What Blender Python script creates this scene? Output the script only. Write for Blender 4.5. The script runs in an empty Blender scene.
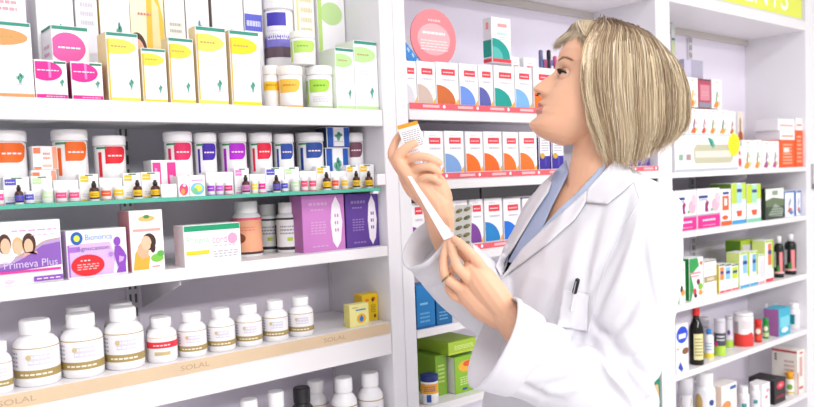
import bpy, bmesh, math, random
from mathutils import Vector, Matrix
random.seed(7)
sc = bpy.context.scene
col = sc.collection
H = 1.38                      # camera height; heights below are given relative to it
YF = 1.30                     # plane of the shelf fronts
# ---------------------------------------------------------------- camera
F = 755.78; CX = 407.0; CY = 203.5 + 22.483
CR = Vector((0.77109209, -0.63555875, -0.03849766))
CU = Vector((0.06873068, 0.02297387, 0.99737069))
CF = Vector((0.63300323, 0.77171062, -0.06139736))
cam = bpy.data.cameras.new('camera'); co = bpy.data.objects.new('camera', cam); col.objects.link(co)
cam.sensor_width = 36; cam.lens = F * 36 / 814; cam.shift_y = 22.483 / 814
m = Matrix.Identity(4)
for i in range(3):
    m[i][0] = CR[i]; m[i][1] = CU[i]; m[i][2] = -CF[i]
m[2][3] = H
co.matrix_world = m
cam.clip_start = 0.05
cam.dof.use_dof = True; cam.dof.focus_distance = 1.42; cam.dof.aperture_fstop = 5.0
sc.camera = co
sc.view_settings.view_transform = 'Standard'; sc.view_settings.look = 'None'
sc.view_settings.gamma = 1; sc.view_settings.use_curve_mapping = False
sc.view_settings.exposure = 0.05

def Xat(px, yf, z):
    q = px - CX
    return (q * (CF.y * yf + CF.z * z) - F * (CR.y * yf + CR.z * z)) / (CR.x * F - q * CF.x)
def Zat(py, X, yf):
    q = py - CY
    return (q * (CF.x * X + CF.y * yf) + F * (CU.x * X + CU.y * yf)) / (-CU.z * F - q * CF.z)
def dep(X, y, z=0): return CF.x * X + CF.y * y + CF.z * z

# ---------------------------------------------------------------- materials
def s2l(c): return c / 12.92 if c <= 0.04045 else ((c + 0.055) / 1.055) ** 2.4
def rgb(h): return tuple(s2l(int(h[i:i + 2], 16) / 255) for i in (0, 2, 4)) + (1,)
MT = {}
def mat(h, rough=0.45, noise=0.0, **kw):
    key = (h, rough, noise, tuple(sorted(kw.items())))
    if key in MT: return MT[key]
    m = bpy.data.materials.new('paint_' + h); m.use_nodes = True
    nt = m.node_tree; b = nt.nodes['Principled BSDF']
    b.inputs['Base Color'].default_value = rgb(h); b.inputs['Roughness'].default_value = rough
    b.inputs['Specular IOR Level'].default_value = kw.get('spec', 0.4)
    if noise:
        n = nt.nodes.new('ShaderNodeTexNoise'); n.inputs['Scale'].default_value = kw.get('nscale', 6)
        n.inputs['Detail'].default_value = 4
        tc = nt.nodes.new('ShaderNodeTexCoord'); nt.links.new(tc.outputs['Object'], n.inputs['Vector'])
        mx = nt.nodes.new('ShaderNodeMixRGB'); c = rgb(h)
        mx.inputs[1].default_value = tuple(v * (1 - noise) for v in c[:3]) + (1,)
        mx.inputs[2].default_value = tuple(min(1, v * (1 + noise)) for v in c[:3]) + (1,)
        nt.links.new(n.outputs['Fac'], mx.inputs[0]); nt.links.new(mx.outputs[0], b.inputs['Base Color'])
        if kw.get('bump'):
            bp = nt.nodes.new('ShaderNodeBump'); bp.inputs['Strength'].default_value = kw['bump']; bp.inputs['Distance'].default_value = 0.002
            nt.links.new(n.outputs['Fac'], bp.inputs['Height']); nt.links.new(bp.outputs[0], b.inputs['Normal'])
    if 'metal' in kw: b.inputs['Metallic'].default_value = kw['metal']
    if 'trans' in kw:
        b.inputs['Transmission Weight'].default_value = kw['trans']; b.inputs['IOR'].default_value = kw.get('ior', 1.45)
    if 'alpha' in kw: b.inputs['Alpha'].default_value = kw['alpha']
    if 'coat' in kw: b.inputs['Coat Weight'].default_value = kw['coat']
    if 'sss' in kw:
        b.inputs['Subsurface Weight'].default_value = kw['sss']; b.inputs['Subsurface Radius'].default_value = (1, .35, .2)
        b.inputs['Subsurface Scale'].default_value = 0.01
    if 'emit' in kw:
        b.inputs['Emission Color'].default_value = rgb(h); b.inputs['Emission Strength'].default_value = kw['emit']
    MT[key] = m
    return m
def M_(c): return mat(c) if isinstance(c, str) else c
NAMED = dict(W='f6f5f7', K='1d1b1e', G='2f8f6e')
def cc(c): return NAMED.get(c, c)

# ---------------------------------------------------------------- mesh builder
class MB:
    def __init__(s): s.v = []; s.f = []; s.m = []; s.sm = []
    def face(s, pts, mt, smooth=False):
        i = len(s.v); s.v += [tuple(p) for p in pts]; s.f.append(tuple(range(i, i + len(pts)))); s.m.append(mt); s.sm.append(smooth)
    def box(s, x0, x1, y0, y1, z0, z1, mt, c=0.0):
        c = min(c, (x1 - x0) / 4, (y1 - y0) / 4, (z1 - z0) / 4)
        lo = (x0, y0, z0); hi = (x1, y1, z1); cen = [(a + b) / 2 for a, b in zip(lo, hi)]
        if c <= 0:
            i = len(s.v)
            s.v += [(x, y, z) for z in (z0, z1) for y in (y0, y1) for x in (x0, x1)]
            for q in ((0, 2, 3, 1), (4, 5, 7, 6), (0, 1, 5, 4), (2, 6, 7, 3), (0, 4, 6, 2), (1, 3, 7, 5)):
                s.f.append(tuple(i + k for k in q)); s.m.append(mt); s.sm.append(False)
            return
        i0 = len(s.v); idx = {}
        for sx in (0, 1):
            for sy in (0, 1):
                for sz in (0, 1):
                    for ax in range(3):
                        p = [(hi if b else lo)[k] + (-c if b else c) * (k != ax) for k, b in enumerate((sx, sy, sz))]
                        idx[(sx, sy, sz, ax)] = len(s.v); s.v.append(tuple(p))
        def add(q):
            P = [Vector(s.v[k]) for k in q]
            n = (P[1] - P[0]).cross(P[2] - P[0]); mid = sum(P, Vector()) / len(P) - Vector(cen)
            if n.dot(mid) < 0: q = q[::-1]
            s.f.append(tuple(q)); s.m.append(mt); s.sm.append(False)
        for ax in range(3):
            o = [k for k in range(3) if k != ax]
            for b in (0, 1):
                q = []
                for (p_, q_) in ((0, 0), (1, 0), (1, 1), (0, 1)):
                    t = [0, 0, 0]; t[ax] = b; t[o[0]] = p_; t[o[1]] = q_; q.append(idx[(*t, ax)])
                add(q)
        for ax in range(3):      # edges parallel to ax
            o = [k for k in range(3) if k != ax]
            for p_ in (0, 1):
                for q_ in (0, 1):
                    t0 = [0, 0, 0]; t0[o[0]] = p_; t0[o[1]] = q_; t1 = list(t0); t1[ax] = 1
                    add([idx[(*t0, o[0])], idx[(*t0, o[1])], idx[(*t1, o[1])], idx[(*t1, o[0])]])
        for sx in (0, 1):
            for sy in (0, 1):
                for sz in (0, 1): add([idx[(sx, sy, sz, a)] for a in range(3)])
    def lathe(s, prof, mt, n=40, cap=True, ribs=0, cx=0, cy=0):
        # prof: (r, z) or (r, z, material for the band going up to the next point)
        i0 = len(s.v)
        for p in prof:
            for k in range(n):
                a = 2 * math.pi * k / n; r = p[0] * (1 - (ribs if k % 2 else 0))
                s.v.append((cx + r * math.cos(a), cy + r * math.sin(a), p[1]))
        for j in range(len(prof) - 1):
            mm = prof[j][2] if len(prof[j]) > 2 and prof[j][2] is not None else mt
            for k in range(n):
                a = i0 + j * n + k; b = i0 + j * n + (k + 1) % n
                s.f.append((a, b, b + n, a + n)); s.m.append(mm); s.sm.append(True)
        if cap:
            s.f.append(tuple(i0 + n - 1 - k for k in range(n))); s.m.append(mt); s.sm.append(False)
            e = i0 + (len(prof) - 1) * n
            s.f.append(tuple(e + k for k in range(n))); s.m.append(mt); s.sm.append(False)
    def build(s, name, parent=None, loc=None, rz=0):
        me = bpy.data.meshes.new(name); mats = []
        for m in s.m:
            if m not in mats: mats.append(m)
        me.from_pydata(s.v, [], s.f)
        for m in mats: me.materials.append(m if not isinstance(m, str) else mat(m))
        ix = {m: i for i, m in enumerate(mats)}
        me.polygons.foreach_set('material_index', [ix[m] for m in s.m])
        me.polygons.foreach_set('use_smooth', s.sm)
        me.update()
        o = bpy.data.objects.new(name, me); col.objects.link(o)
        if parent: o.parent = parent
        if loc is not None: o.location = loc
        o.rotation_euler.z = rz
        return o
def tag(o, label=None, cat=None, group=None, kind=None):
    if label: o['label'] = label
    if cat: o['category'] = cat
    if group: o['group'] = group
    if kind: o['kind'] = kind
    return o
def empty(name, loc, rz=0):
    o = bpy.data.objects.new(name, None); col.objects.link(o); o.location = loc; o.rotation_euler.z = rz; o.empty_display_size = .05
    return o
def struct(name, *boxes, mt, c=0.002):
    b = MB()
    for x in boxes: b.box(*x[:4], x[4] + H, x[5] + H, mt, c)
    return tag(b.build(name), kind='structure')

_txt = {}
def text_polys(t):
    if t in _txt: return _txt[t]
    cu = bpy.data.curves.new('t', 'FONT'); cu.body = t; cu.size = 1; cu.align_x = 'CENTER'; cu.align_y = 'CENTER'; cu.resolution_u = 3
    o = bpy.data.objects.new('t', cu); col.objects.link(o)
    dg = bpy.context.evaluated_depsgraph_get(); me = o.evaluated_get(dg).to_mesh()
    P = [[tuple(me.vertices[i].co[:2]) for i in p.vertices] for p in me.polygons]
    o.evaluated_get(dg).to_mesh_clear(); bpy.data.objects.remove(o); bpy.data.curves.remove(cu)
    xs = [q[0] for p in P for q in p]; ys = [q[1] for p in P for q in p]
    w = max(xs) - min(xs); h = max(ys) - min(ys); mx = (max(xs) + min(xs)) / 2; my = (max(ys) + min(ys)) / 2
    P = [[((x - mx) / w, (y - my) / h) for x, y in p] for p in P]
    _txt[t] = P
    return P

def clip01(pts):
    for ax, lim, sg in ((0, 0, 1), (0, 1, -1), (1, 0, 1), (1, 1, -1)):
        out = []
        for i in range(len(pts)):
            a, b = pts[i - 1], pts[i]
            ia, ib = sg * (a[ax] - lim) >= 0, sg * (b[ax] - lim) >= 0
            if ia != ib:
                t = (lim - a[ax]) / (b[ax] - a[ax]); out.append((a[0] + t * (b[0] - a[0]), a[1] + t * (b[1] - a[1])))
            if ib: out.append(b)
        pts = out
        if not pts: return pts
    return pts
def ell(cu, cv, ru, rv, n=28): return [(cu + ru * math.cos(2 * math.pi * k / n), cv + rv * math.sin(2 * math.pi * k / n)) for k in range(n)]
def flat_polys(d):
    """decal description -> list of (colour, polygon in 0..1)"""
    k = d[0]; c = cc(d[1]); a = d[2:]
    if k == 'r': return [(c, [(a[0], a[1]), (a[2], a[1]), (a[2], a[3]), (a[0], a[3])])]
    if k == 'e': return [(c, ell(*a))]
    if k == 'p': return [(c, a[0])]
    if k == 'l':                                         # small print: n rows of short bars
        out = []; rr = random.Random(int(a[0] * 977 + a[1] * 331 + a[4])); n = a[4]; hh = (a[3] - a[1]) / n
        for i in range(n):
            x = a[0]
            while x < a[2] - .02:
                w = rr.uniform(.05, .14) * (a[2] - a[0]) / .8 + .02; e = min(a[2], x + w)
                out.append((c, [(x, a[1] + hh * (i + .2)), (e, a[1] + hh * (i + .2)), (e, a[1] + hh * (i + .65)), (x, a[1] + hh * (i + .65))])); x = e + .025
        return out
    if k == 't':
        t, cu, cv, w, h = a
        return [(c, [(cu + x * w, cv + y * h) for x, y in p]) for p in text_polys(t)]
    if k == 'fig':                                       # green plant-like emblem
        cu, cv, s_, asp = a; s_ *= 1.7
        o = []
        for (dx, dy, rx, ry, c2) in ((0, 0, .5, .9, '5fb39a'), (-.55, .2, .35, .5, '7cc4a6'), (.55, .5, .35, .5, '5fb39a'), (.1, 1.0, .35, .42, '4f9aa0'), (.0, -1.0, .35, .4, '86bfae')):
            o.append((c2, ell(cu + dx * s_, cv + dy * s_ * asp, rx * s_, ry * s_ * asp, 12)))
        o.append(('c9c4cc', [(cu - s_, cv - s_ * asp * 1.7), (cu + s_, cv - s_ * asp * 1.7), (cu + s_, cv - s_ * asp * 1.5), (cu - s_, cv - s_ * asp * 1.5)]))
        return o
    raise ValueError(k)

def carton_mesh(w, d, h, base, decals, side=None, top=None):
    b = MB(); bm = M_(cc(base))
    b.box(-w / 2, w / 2, 0, d, 0, h, bm, 0.0007)
    e = 0.00018
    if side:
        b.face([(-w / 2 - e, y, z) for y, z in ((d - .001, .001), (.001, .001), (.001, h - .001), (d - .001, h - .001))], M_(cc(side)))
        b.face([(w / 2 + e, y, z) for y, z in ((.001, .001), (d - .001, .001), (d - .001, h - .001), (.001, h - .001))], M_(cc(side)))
    if top: b.face([(x, y, h + e) for x, y in ((-w / 2 + .001, .001), (w / 2 - .001, .001), (w / 2 - .001, d - .001), (-w / 2 + .001, d - .001))], M_(cc(top)))
    # tuck flap seam on the lid
    b.face([(x, y, h + 2 * e) for x, y in ((-w / 2 + .003, d * .12), (w / 2 - .003, d * .12), (w / 2 - .003, d * .12 + .0006), (-w / 2 + .003, d * .12 + .0006))], M_('c9c6cc'))
    mg = .0012; lay = 1
    for dd in decals:
        fc = 'F'
        if dd[0] in ('L', 'T'): fc = dd[0]; dd = dd[1:]
        lay += 1
        for c, p in flat_polys(dd):
            p = clip01(p)
            if len(p) < 3: continue
            if fc == 'F': pts = [(-w / 2 + mg + u * (w - 2 * mg), -e * lay, mg + v * (h - 2 * mg)) for u, v in p]
            elif fc == 'L': pts = [(-w / 2 - e * lay, d - mg - u * (d - 2 * mg), mg + v * (h - 2 * mg)) for u, v in p]
            else: pts = [(-w / 2 + mg + u * (w - 2 * mg), mg + v * (d - 2 * mg), h + e * lay) for u, v in p]
            b.face(pts, M_(c))
    return b
TOPS = {}
XN = dict(S=-1.16, G=-1.16, M=1.0838, R=2.1475)
XM = dict(S=1.0105, G=1.0105, M=2.068, R=3.105)
XR = {}
def B(name, label, sh, x0, x1, yt, decals=(), base='W', d=.05, yo=.012, side=None, top=None, cat='box', group=None, on=None, rz=0, key=None, gap=.0008, capy=None):
    z = SH[sh] if on is None else on
    y = YF + yo
    zm = z + .04
    X0 = Xat(x0, y, zm); X1 = Xat(x1, y, zm)
    rk = (sh, round(yo, 3), on)
    if rk in XR: X0 = max(X0, XR[rk] + gap) if XR[rk] < X1 - .004 else X0
    XR[rk] = X1
    X1 = min(X1, XM[sh[0]]); X0 = max(X0, XN[sh[0]]); w = X1 - X0; xc = (X0 + X1) / 2
    h = Zat(yt, xc, y) - z
    b = carton_mesh(w, d, h, base, decals, side, top)
    o = b.build(name, loc=(xc, y, z + H), rz=rz)
    tag(o, label, cat, group)
    if key: TOPS[key] = max(z + h, TOPS.get(key, -9))
    return o

PROF = {   # body, cap  (radius, height) fractions of the half width / total height
 'tub':  ([(.90, 0), (.95, .015), (.95, .77), (.90, .79), (.84, .80)], [(.98, .79), (1.0, .80), (1.0, .965), (.95, .995), (.6, 1.0)]),
 'tall_tub': ([(.90, 0), (.95, .015), (.95, .82), (.90, .84), (.84, .85)], [(.98, .845), (1.0, .855), (1.0, .97), (.95, .995), (.6, 1.0)]),
 'pot':  ([(.86, 0), (.93, .02), (.93, .70), (.80, .73)], [(1.0, .72), (1.0, .97), (.9, 1.0)]),
 'pill': ([(.93, 0), (1.0, .025), (1.0, .60), (.96, .66), (.80, .725), (.62, .76), (.60, .80)], [(.66, .785), (.68, .80), (.68, .975), (.62, 1.0)]),
 'packer': ([(.93, 0), (1.0, .02), (1.0, .68), (.95, .73), (.78, .775), (.66, .80)], [(.76, .785), (.78, .80), (.78, .98), (.72, 1.0)]),
 'drop': ([(.9, 0), (1.0, .03), (1.0, .55), (.85, .64), (.45, .70), (.42, .72)], [(.5, .71), (.5, .86), (.34, .9), (.3, 1.0)]),
 'sauce': ([(.93, 0), (1.0, .02), (1.0, .60), (.94, .67), (.60, .76), (.45, .82), (.42, .88)], [(.5, .87), (.52, .885), (.52, .985), (.48, 1.0)]),
 'lotion': ([(.93, 0), (1.0, .02), (1.0, .72), (.9, .78), (.5, .82), (.45, .84)], [(.5, .83), (.5, .98), (.45, 1.0)]),
 'can': ([(.96, 0), (1.0, .02), (1.0, .86), (.97, .90)], [(.98, .895), (.98, .98), (.9, 1.0)]),
 'aero': ([(.96, 0), (1.0, .02), (1.0, .70), (.85, .76), (.5, .79)], [(.72, .77), (.72, .9), (.5, 1.0)]),
 'spice': ([(.93, 0), (1.0, .02), (1.0, .66), (.9, .70), (.82, .72)], [(.88, .71), (.88, .98), (.84, 1.0)]),
}
def cyl_decals(b, R, h, decals, prof):
    def rad(v):
        for (r0, z0), (r1, z1) in zip(prof, prof[1:]):
            if z0 <= v <= z1: return r0 + (r1 - r0) * (v - z0) / max(1e-6, z1 - z0)
        return prof[-1][0]
    lay = 0
    for dd in decals:
        lay += 1; e = .00022 * lay
        k = dd[0]; c = M_(cc(dd[1])); a = dd[2:]
        if k == 'r': cols = [(a[0] + (a[2] - a[0]) * i / 16, a[1], a[3]) for i in range(17)]
        elif k == 'band':
            cols = [(-180 + 360 * i / 48, a[0], a[1]) for i in range(49)]
        elif k == 'e':
            cols = [(a[0] - a[2] * math.cos(math.pi * i / 16), a[1] - a[3] * math.sin(math.pi * i / 16), a[1] + a[3] * math.sin(math.pi * i / 16)) for i in range(17)]
        elif k == 'd':     # swatch with rounded right end
            cols = []
            for i in range(17):
                t = i / 16; s_ = 1 if t < .6 else math.sqrt(max(0, 1 - ((t - .6) / .4) ** 2))
                mid = (a[1] + a[3]) / 2; hh = (a[3] - a[1]) / 2
                cols.append((a[0] + (a[2] - a[0]) * t, a[3] - 2 * hh * (.35 + .65 * s_) if t > .6 else a[1], a[3] if t < .85 else a[3] - hh * .3 * (t - .85) / .15))
        elif k == 'l':
            rr = random.Random(5); n = a[4]; hh = (a[3] - a[1]) / n
            for i in range(n):
                x = a[0]
                while x < a[2] - 2:
                    w = rr.uniform(4, 13); ee = min(a[2], x + w)
                    z0 = a[1] + hh * (i + .2); z1 = a[1] + hh * (i + .65)
                    P = []
                    for (aa, zz) in ((x, z0), (ee, z0), (ee, z1), (x, z1)):
                        q = math.radians(aa); rr_ = rad(zz) * R + e; P.append((rr_ * math.sin(q), -rr_ * math.cos(q), zz * h))
                    b.face(P, c, True); x = ee + 3
            continue
        else: raise ValueError(k)
        for p, q in zip(cols, cols[1:]):
            P = []
            for (aa, zz) in ((p[0], p[1]), (q[0], q[1]), (q[0], q[2]), (p[0], p[2])):
                t = math.radians(aa); rr_ = rad(zz) * R + e; P.append((rr_ * math.sin(t), -rr_ * math.cos(t), zz * h))
            b.face(P, c, True)
def J(name, label, sh, x0, x1, yt, kind='tub', decals=(), base='W', cap='W', yo=.012, cat='jar', group=None, on=None, turn=0, key=None, rr=1.0, glossy=.3):
    z = SH[sh] if on is None else on
    y0 = YF + yo; pc = (x0 + x1) / 2; r = .02
    t = (pc - CX) / F; fac = math.sqrt(1 + t * t)
    for _ in range(6):
        yc = y0 + r; X = Xat(pc, yc, z + .05); r = (x1 - x0) / 2 * dep(X, yc, z) / F / fac * rr
    yc = y0 + r; X = min(X, XM[sh[0]] - r)
    h = Zat(yt, X, yc) - z
    ang = math.atan2(X, yc)          # direction in which the camera lies
    body, capp = PROF[kind]
    b = MB(); bm = mat(cc(base), glossy) if isinstance(base, str) else base
    b.lathe([(p * r, q * h) for p, q in body], bm, 40)
    cyl_decals(b, r, h, decals, body)
    root = empty(name, (X, yc, z + H), -ang + math.radians(turn))
    tag(root, label, cat, group)
    b.build('jar_body' if kind in ('tub', 'tall_tub', 'pot', 'spice') else ('can_body' if kind in ('can', 'aero') else 'bottle_body'), root)
    c = MB(); c.lathe([(p * r, q * h) for p, q in capp], mat(cc(cap), .35) if isinstance(cap, str) else cap, 48, ribs=.012 if kind != 'aero' else 0)
    c.build('lid' if kind in ('tub', 'tall_tub', 'pot', 'can') else 'cap', root)
    if key: TOPS[key] = z + h
    return root

# ---------------------------------------------------------------- the room and the shelving
WH = mat('ebe9ed', .4, .012); INN = mat('f0eaf8', .45, .012); SHM = mat('ebe8ea', .35, .01)
YB = 1.54
XL, XR_ = -1.2, 3.95
SH = dict(S1=.152, GL=-.016, S3=-.143, S4=-.311, S5=-.565, M1=.171, M2=.012, M3=-.161, M4=-.343, M5=-.525, M6=-.86,
          R1=-.010, R2=-.201, R3=-.433, R4=-.655, R5=-.911)
struct('floor', (XL - 1, XR_ + 1, -4.5, 2.0, -H - .05, -H), mt=mat('e6e3e4', .35, .02), c=0)
struct('ceiling', (XL - 1, XR_ + 1, -4.5, 2.0, 1.35, 1.40), mt=mat('f2f1f2', .6), c=0)
struct('wall_back', (XL - 1, XR_ + 1, 1.60, 1.70, -H, 1.35), mt=mat('e9e6ec', .6, .01), c=0)
def cab_panel(name, label, cat, x0, x1, y0, y1, z0, z1, mt=WH, c=.0015, group=None):
    b = MB(); b.box(x0, x1, y0, y1, z0 + H, z1 + H, mt, c); return tag(b.build(name), label, cat, group)
def unit(label, x0, x1, xi0, xi1, header, zt=.95, back=INN, ups=()):
    """a shelving unit: sides, back panel, plinth and header are its parts"""
    root = empty('shelving_unit', ((x0 + x1) / 2, (YF + YB) / 2, 0)); tag(root, label, 'shelving')
    ox, oy = root.location.x, root.location.y
    def part(n, a0, a1, b0, b1, z0, z1, m, c=.0015):
        b = MB(); b.box(a0 - ox, a1 - ox, b0 - oy, b1 - oy, z0 + H, z1 + H, m, c); return b.build(n, root)
    part('side_panel', x0, xi0, YF, YB + .02, -H + .0, zt, WH)
    part('side_panel', xi1, x1, YF, YB + .02, -H + .0, zt, WH)
    part('back_panel', xi0, xi1, YB, YB + .015, -H, zt, back)
    part('plinth', xi0, xi1, YF + .01, YF + .03, -H, -H + .10, WH)
    if header is not None:
        part('header_panel', xi0, xi1, YF, YB, header, header + .036, SHM)
        part('fascia', xi0, xi1, YF + .012, YF + .03, header + .036, zt, WH)
        part('batten', xi0, xi1, YB - .014, YB, header - .022, header, mat('c9c2bd', .5))
    # slotted uprights with their slots
    for ux in ups:
        b = MB(); b.box(ux - .012 - ox, ux + .012 - ox, YB - .010 - oy, YB - oy, -H + .1 + H, (header - .03 if header else zt) + H, mat('dedbe0', .35, metal=.2), .001)
        up = b.build('slotted_upright', root); s_ = MB(); z = -.9
        while z < zt - .3:
            for dx in (-.0055, .0055):
                s_.box(ux + dx - .0022 - ox, ux + dx + .0022 - ox, YB - .0106 - oy, YB - .0099 - oy, z + H, z + .018 + H, mat('6d6a72', .5))
            z += .028
        s_.build('slots', up)
    return root
L_IN = 1.010
unit('wide white shelving unit at the left, stocked with supplements', XL, 1.048, XL + .035, 1.012, None, ups=(Xat(131, YB, -.2), Xat(331.5, YB, -.2)))
unit('white shelving unit behind the woman, stocked with red-labelled cartons', 1.049, 2.108, 1.083, 2.070, .517)
unit('white shelving unit at the right under the yellow-green header sign', 2.109, 3.145, 2.147, 3.107, .517, ups=(Xat(691, YB, -.25),))
unit('white shelving unit cut off by the right edge, only its side panel showing', 3.146, XR_, 3.200, XR_ - .04, .517)
BR = {0: (Xat(131, YB, -.2) + .018, Xat(331.5, YB, -.2) + .018), 2: (Xat(691, YB, -.25) + .018,)}
def shelf(label, x0, x1, z, th, lip=None, mt=SHM, yb=YB, cat='shelf', name='shelf', brackets=True, c=.0012, group=None):
    b = MB(); x0 += .0012; x1 -= .0012
    b.box(x0, x1, YF, yb - .0125, z + H - th, z + H, mt, c)
    if lip: b.box(x0, x1, YF - .0004, YF + .012, z + H - lip, z + H - th + .002, mt, c)
    o = b.build(name); tag(o, label, cat, group)
    if brackets:
        for bx in BR.get(0 if x0 < 0 else (2 if x0 > 2 else 1), ()):
            k = MB(); zz = z + H - th
            for s_ in (-.0015, .0015): pass
            pts = [(YB - .012, zz - .0005), (YF + .03, zz - .0005), (YF + .03, zz - .012), (YB - .012, zz - .075)]
            A = [(bx - .0015, *p) for p in pts]; C = [(bx + .0015, *p) for p in pts]
            mm = mat('d5d1d8', .35)
            k.face(A, mm); k.face(C[::-1], mm)
            for i in range(4): k.face([A[i], A[(i + 1) % 4], C[(i + 1) % 4], C[i]], mm)
            k.build('shelf_bracket', o)
    return o
x0, x1 = XL + .036, 1.011
shelf('thick white shelf at the top left carrying tall white cartons', x0, x1, SH['S1'], .03, .035, brackets=False)
gs = shelf('green-edged glass shelf under the row of white tubs', x0, x1 - .012, SH['GL'], .006, mt=mat('bfe3d6', .08, trans=.75, ior=1.4), yb=YB - .012, brackets=False, c=.0005)
b = MB(); b.box(x0 + .004, x1 - .016, YF - .0016, YF - .0005, SH['GL'] - .0062 + H, SH['GL'] + .0006 + H, mat('58b49c', .25)); b.build('edge_strip', gs)
shelf('white shelf under the pink and purple boxes at the left', x0, x1, SH['S3'], .022)
shelf('white shelf with deep lip carrying the gold-labelled bottles', x0, x1, SH['S4'], .03, .071)
shelf('lowest visible left shelf, under the bottle with the black cap', x0, x1, SH['S5'], .022, .03)
# tan strip in front of the big bottles
b = MB(); b.box(x0 + .01, 1.006, YF - .0018, YF - .0006, SH['S4'] + H - .024, SH['S4'] + H - .0005, mat('d6bd9d', .55, .08, nscale=9))
for i, xx in enumerate((-.02, .26, .555, .86)):
    for c, p in flat_polys(('t', 'b79f84', 'SOLAL', 0, 0, 1, 1)):
        b.face([(xx + u * .055, YF - .0022, SH['S4'] + H - .012 + v * .009) for u, v in p], mat('b59c80', .6))
tag(b.build('shelf_strip'), 'tan paper strip along the front of the bottle shelf', 'strip')
x0, x1 = 1.084, 2.069
for k, lab in (('M1', 'upper white shelf with a red strip behind the woman'), ('M2', 'white shelf at chin height carrying orange-marked cartons'), ('M3', 'white shelf behind the blister pack with blue-marked cartons')):
    shelf(lab, x0, x1, SH[k], .024, .038, brackets=False)
    b = MB(); b.box(x0 + .002, x1 - .002, YF - .0022, YF - .0006, SH[k] + H - .014, SH[k] + H - .0005, mat('e4606d', .4))
    for i in range(9):
        xx = x0 + .04 + i * .108
        b.face([(xx + u * .05, YF - .0026, SH[k] + H - .007 + v * .006) for u, v in ((0, -.5), (1, -.5), (1, .5), (0, .5))], mat('f7b9bd', .5))
        b.face([(xx + .065 + .004 * math.cos(a / 6 * math.pi), YF - .0026, SH[k] + H - .007 + .004 * math.sin(a / 6 * math.pi)) for a in range(12)], mat('ffffff', .5))
    tag(b.build('shelf_strip'), {'M1': 'red label strip on the shelf in front of the woman\'s mouth', 'M2': 'red label strip just under the orange-marked cartons', 'M3': 'red label strip beside the blister pack'}[k], 'strip')
b = MB()
for a, c_ in ((x0 + .004, 1.30), (1.306, 1.70), (1.706, x1 - .004)): b.box(a, c_, YF + .002, YF + .02, SH['M2'] + H - .066, SH['M2'] + H - .0385, mat('3a383c', .4), .001)
tag(b.build('shelf_rail'), 'dark rail under the shelf of orange-marked cartons', 'rail')
shelf('white shelf carrying the blue boxes below the raised sleeve', x0, x1, SH['M4'], .014, .018)
shelf('white shelf carrying the green boxes and the blue-lidded jar', x0, x1, SH['M5'], .016, .02)
shelf('low white shelf in the middle unit, by the coat hem', x0, x1, SH['M6'], .018, .02)
x0, x1 = 2.148, 3.106
for k, lab, t in (('R1', 'uppermost right shelf, under the display box and orange cartons', .018), ('R2', 'second right shelf, under the magenta boxes', .02), ('R3', 'third right shelf, under the green cartons', .022), ('R4', 'fourth right shelf, under the dark red-capped bottle', .02), ('R5', 'lowest visible right shelf, under the tall white and red box', .02)):
    shelf(lab, x0, x1, SH[k], t, brackets=True)
# header sign
b = MB(); b.box(2.15, 3.085, YF + .004, YF + .0115, .560 + H, .80 + H, mat('e3ea55', .4), .001)
sxr, sxl = Xat(789, YF, .6), Xat(734, YF, .6); sw = (sxr - sxl) * 1.62; szb = Zat(11, sxr, YF)
for c, p in flat_polys(('t', 'ffffff', 'ELEMENTS', 0, 0, 1, 1)):
    b.face([(sxr - sw / 2 + u * sw, YF + .0035, szb + .05 + H + v * .100) for u, v in p], mat('fbfbf2', .5))
b.box(3.086, 3.098, YF + .003, YF + .0118, .560 + H, .80 + H, mat('cfcfcf', .4)); b.box(2.15, 3.098, YF + .003, YF + .0118, .554 + H, .5597 + H, mat('d9d9d6', .4))
tag(b.build('header_sign'), 'yellow-green header sign with white capital letters at top right', 'sign')
b = MB(); b.box(.986, 1.008, YF - .004, YF + .006, SH['GL'] + H + .006, SH['GL'] + H + .030, WH, .001); b.box(.975, .99, YF - .002, YF + .01, SH['GL'] + H - .012, SH['GL'] + H - .0065, WH, .0006)
tag(b.build('shelf_clip'), 'small white clip at the right end of the glass shelf', 'clip')
b = MB(); b.box(3.147, 3.152, YF - .01, YF - .0005, -.08 + H, .0 + H, mat('b7b1b6', .4), .001); b.box(3.150, 3.175, YF - .012, YF - .0005, -.10 + H, -.08 + H, mat('8d878e', .4), .001)
tag(b.build('wall_hook'), 'small grey hook on the panel at the right edge', 'hook')

# lights: added ceiling panels out of view, plus white world light as frontal fill
def fill_lamp(name, label, x, y, sx, sy, power):
    root = empty(name, (x, y, 1.35 + H - .02)); tag(root, label, 'fill light')
    b = MB(); b.box(-sx / 2 - .02, sx / 2 + .02, -sy / 2 - .02, sy / 2 + .02, 0, .02, mat('e8e8e8', .4), .001); b.build('frame', root)
    d = MB(); d.box(-sx / 2, sx / 2, -sy / 2, sy / 2, -.004, 0, mat('ffffff', .5, emit=3.0)); d.build('diffuser', root)
    L = bpy.data.lights.new(name, 'AREA'); L.shape = 'RECTANGLE'; L.size = sx; L.size_y = sy; L.energy = power; L.color = (1, .985, .965)
    o = bpy.data.objects.new('fill_light', L); col.objects.link(o); o.location = (x, y, 1.35 + H - .03)
for i, (x, y) in enumerate(((.3, -.1), (2.2, -.1), (.1, -2.7), (2.2, -2.7))):
    fill_lamp('ceiling_fill_light', ['near left', 'near right', 'far left', 'far right'][i] + ' added fill light panel at the ceiling, out of view', x, y, 1.2, .6, 8 if y > -1 else 92)  # added fill panels; far pair strongest to reach the shelf backs
w = bpy.data.worlds.new('world'); sc.world = w; w.use_nodes = True
w.node_tree.nodes['Background'].inputs[0].default_value = (1.0, .985, .99, 1); w.node_tree.nodes['Background'].inputs[1].default_value = 0.66  # even white world light, added as frontal fill through the open sides
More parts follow.
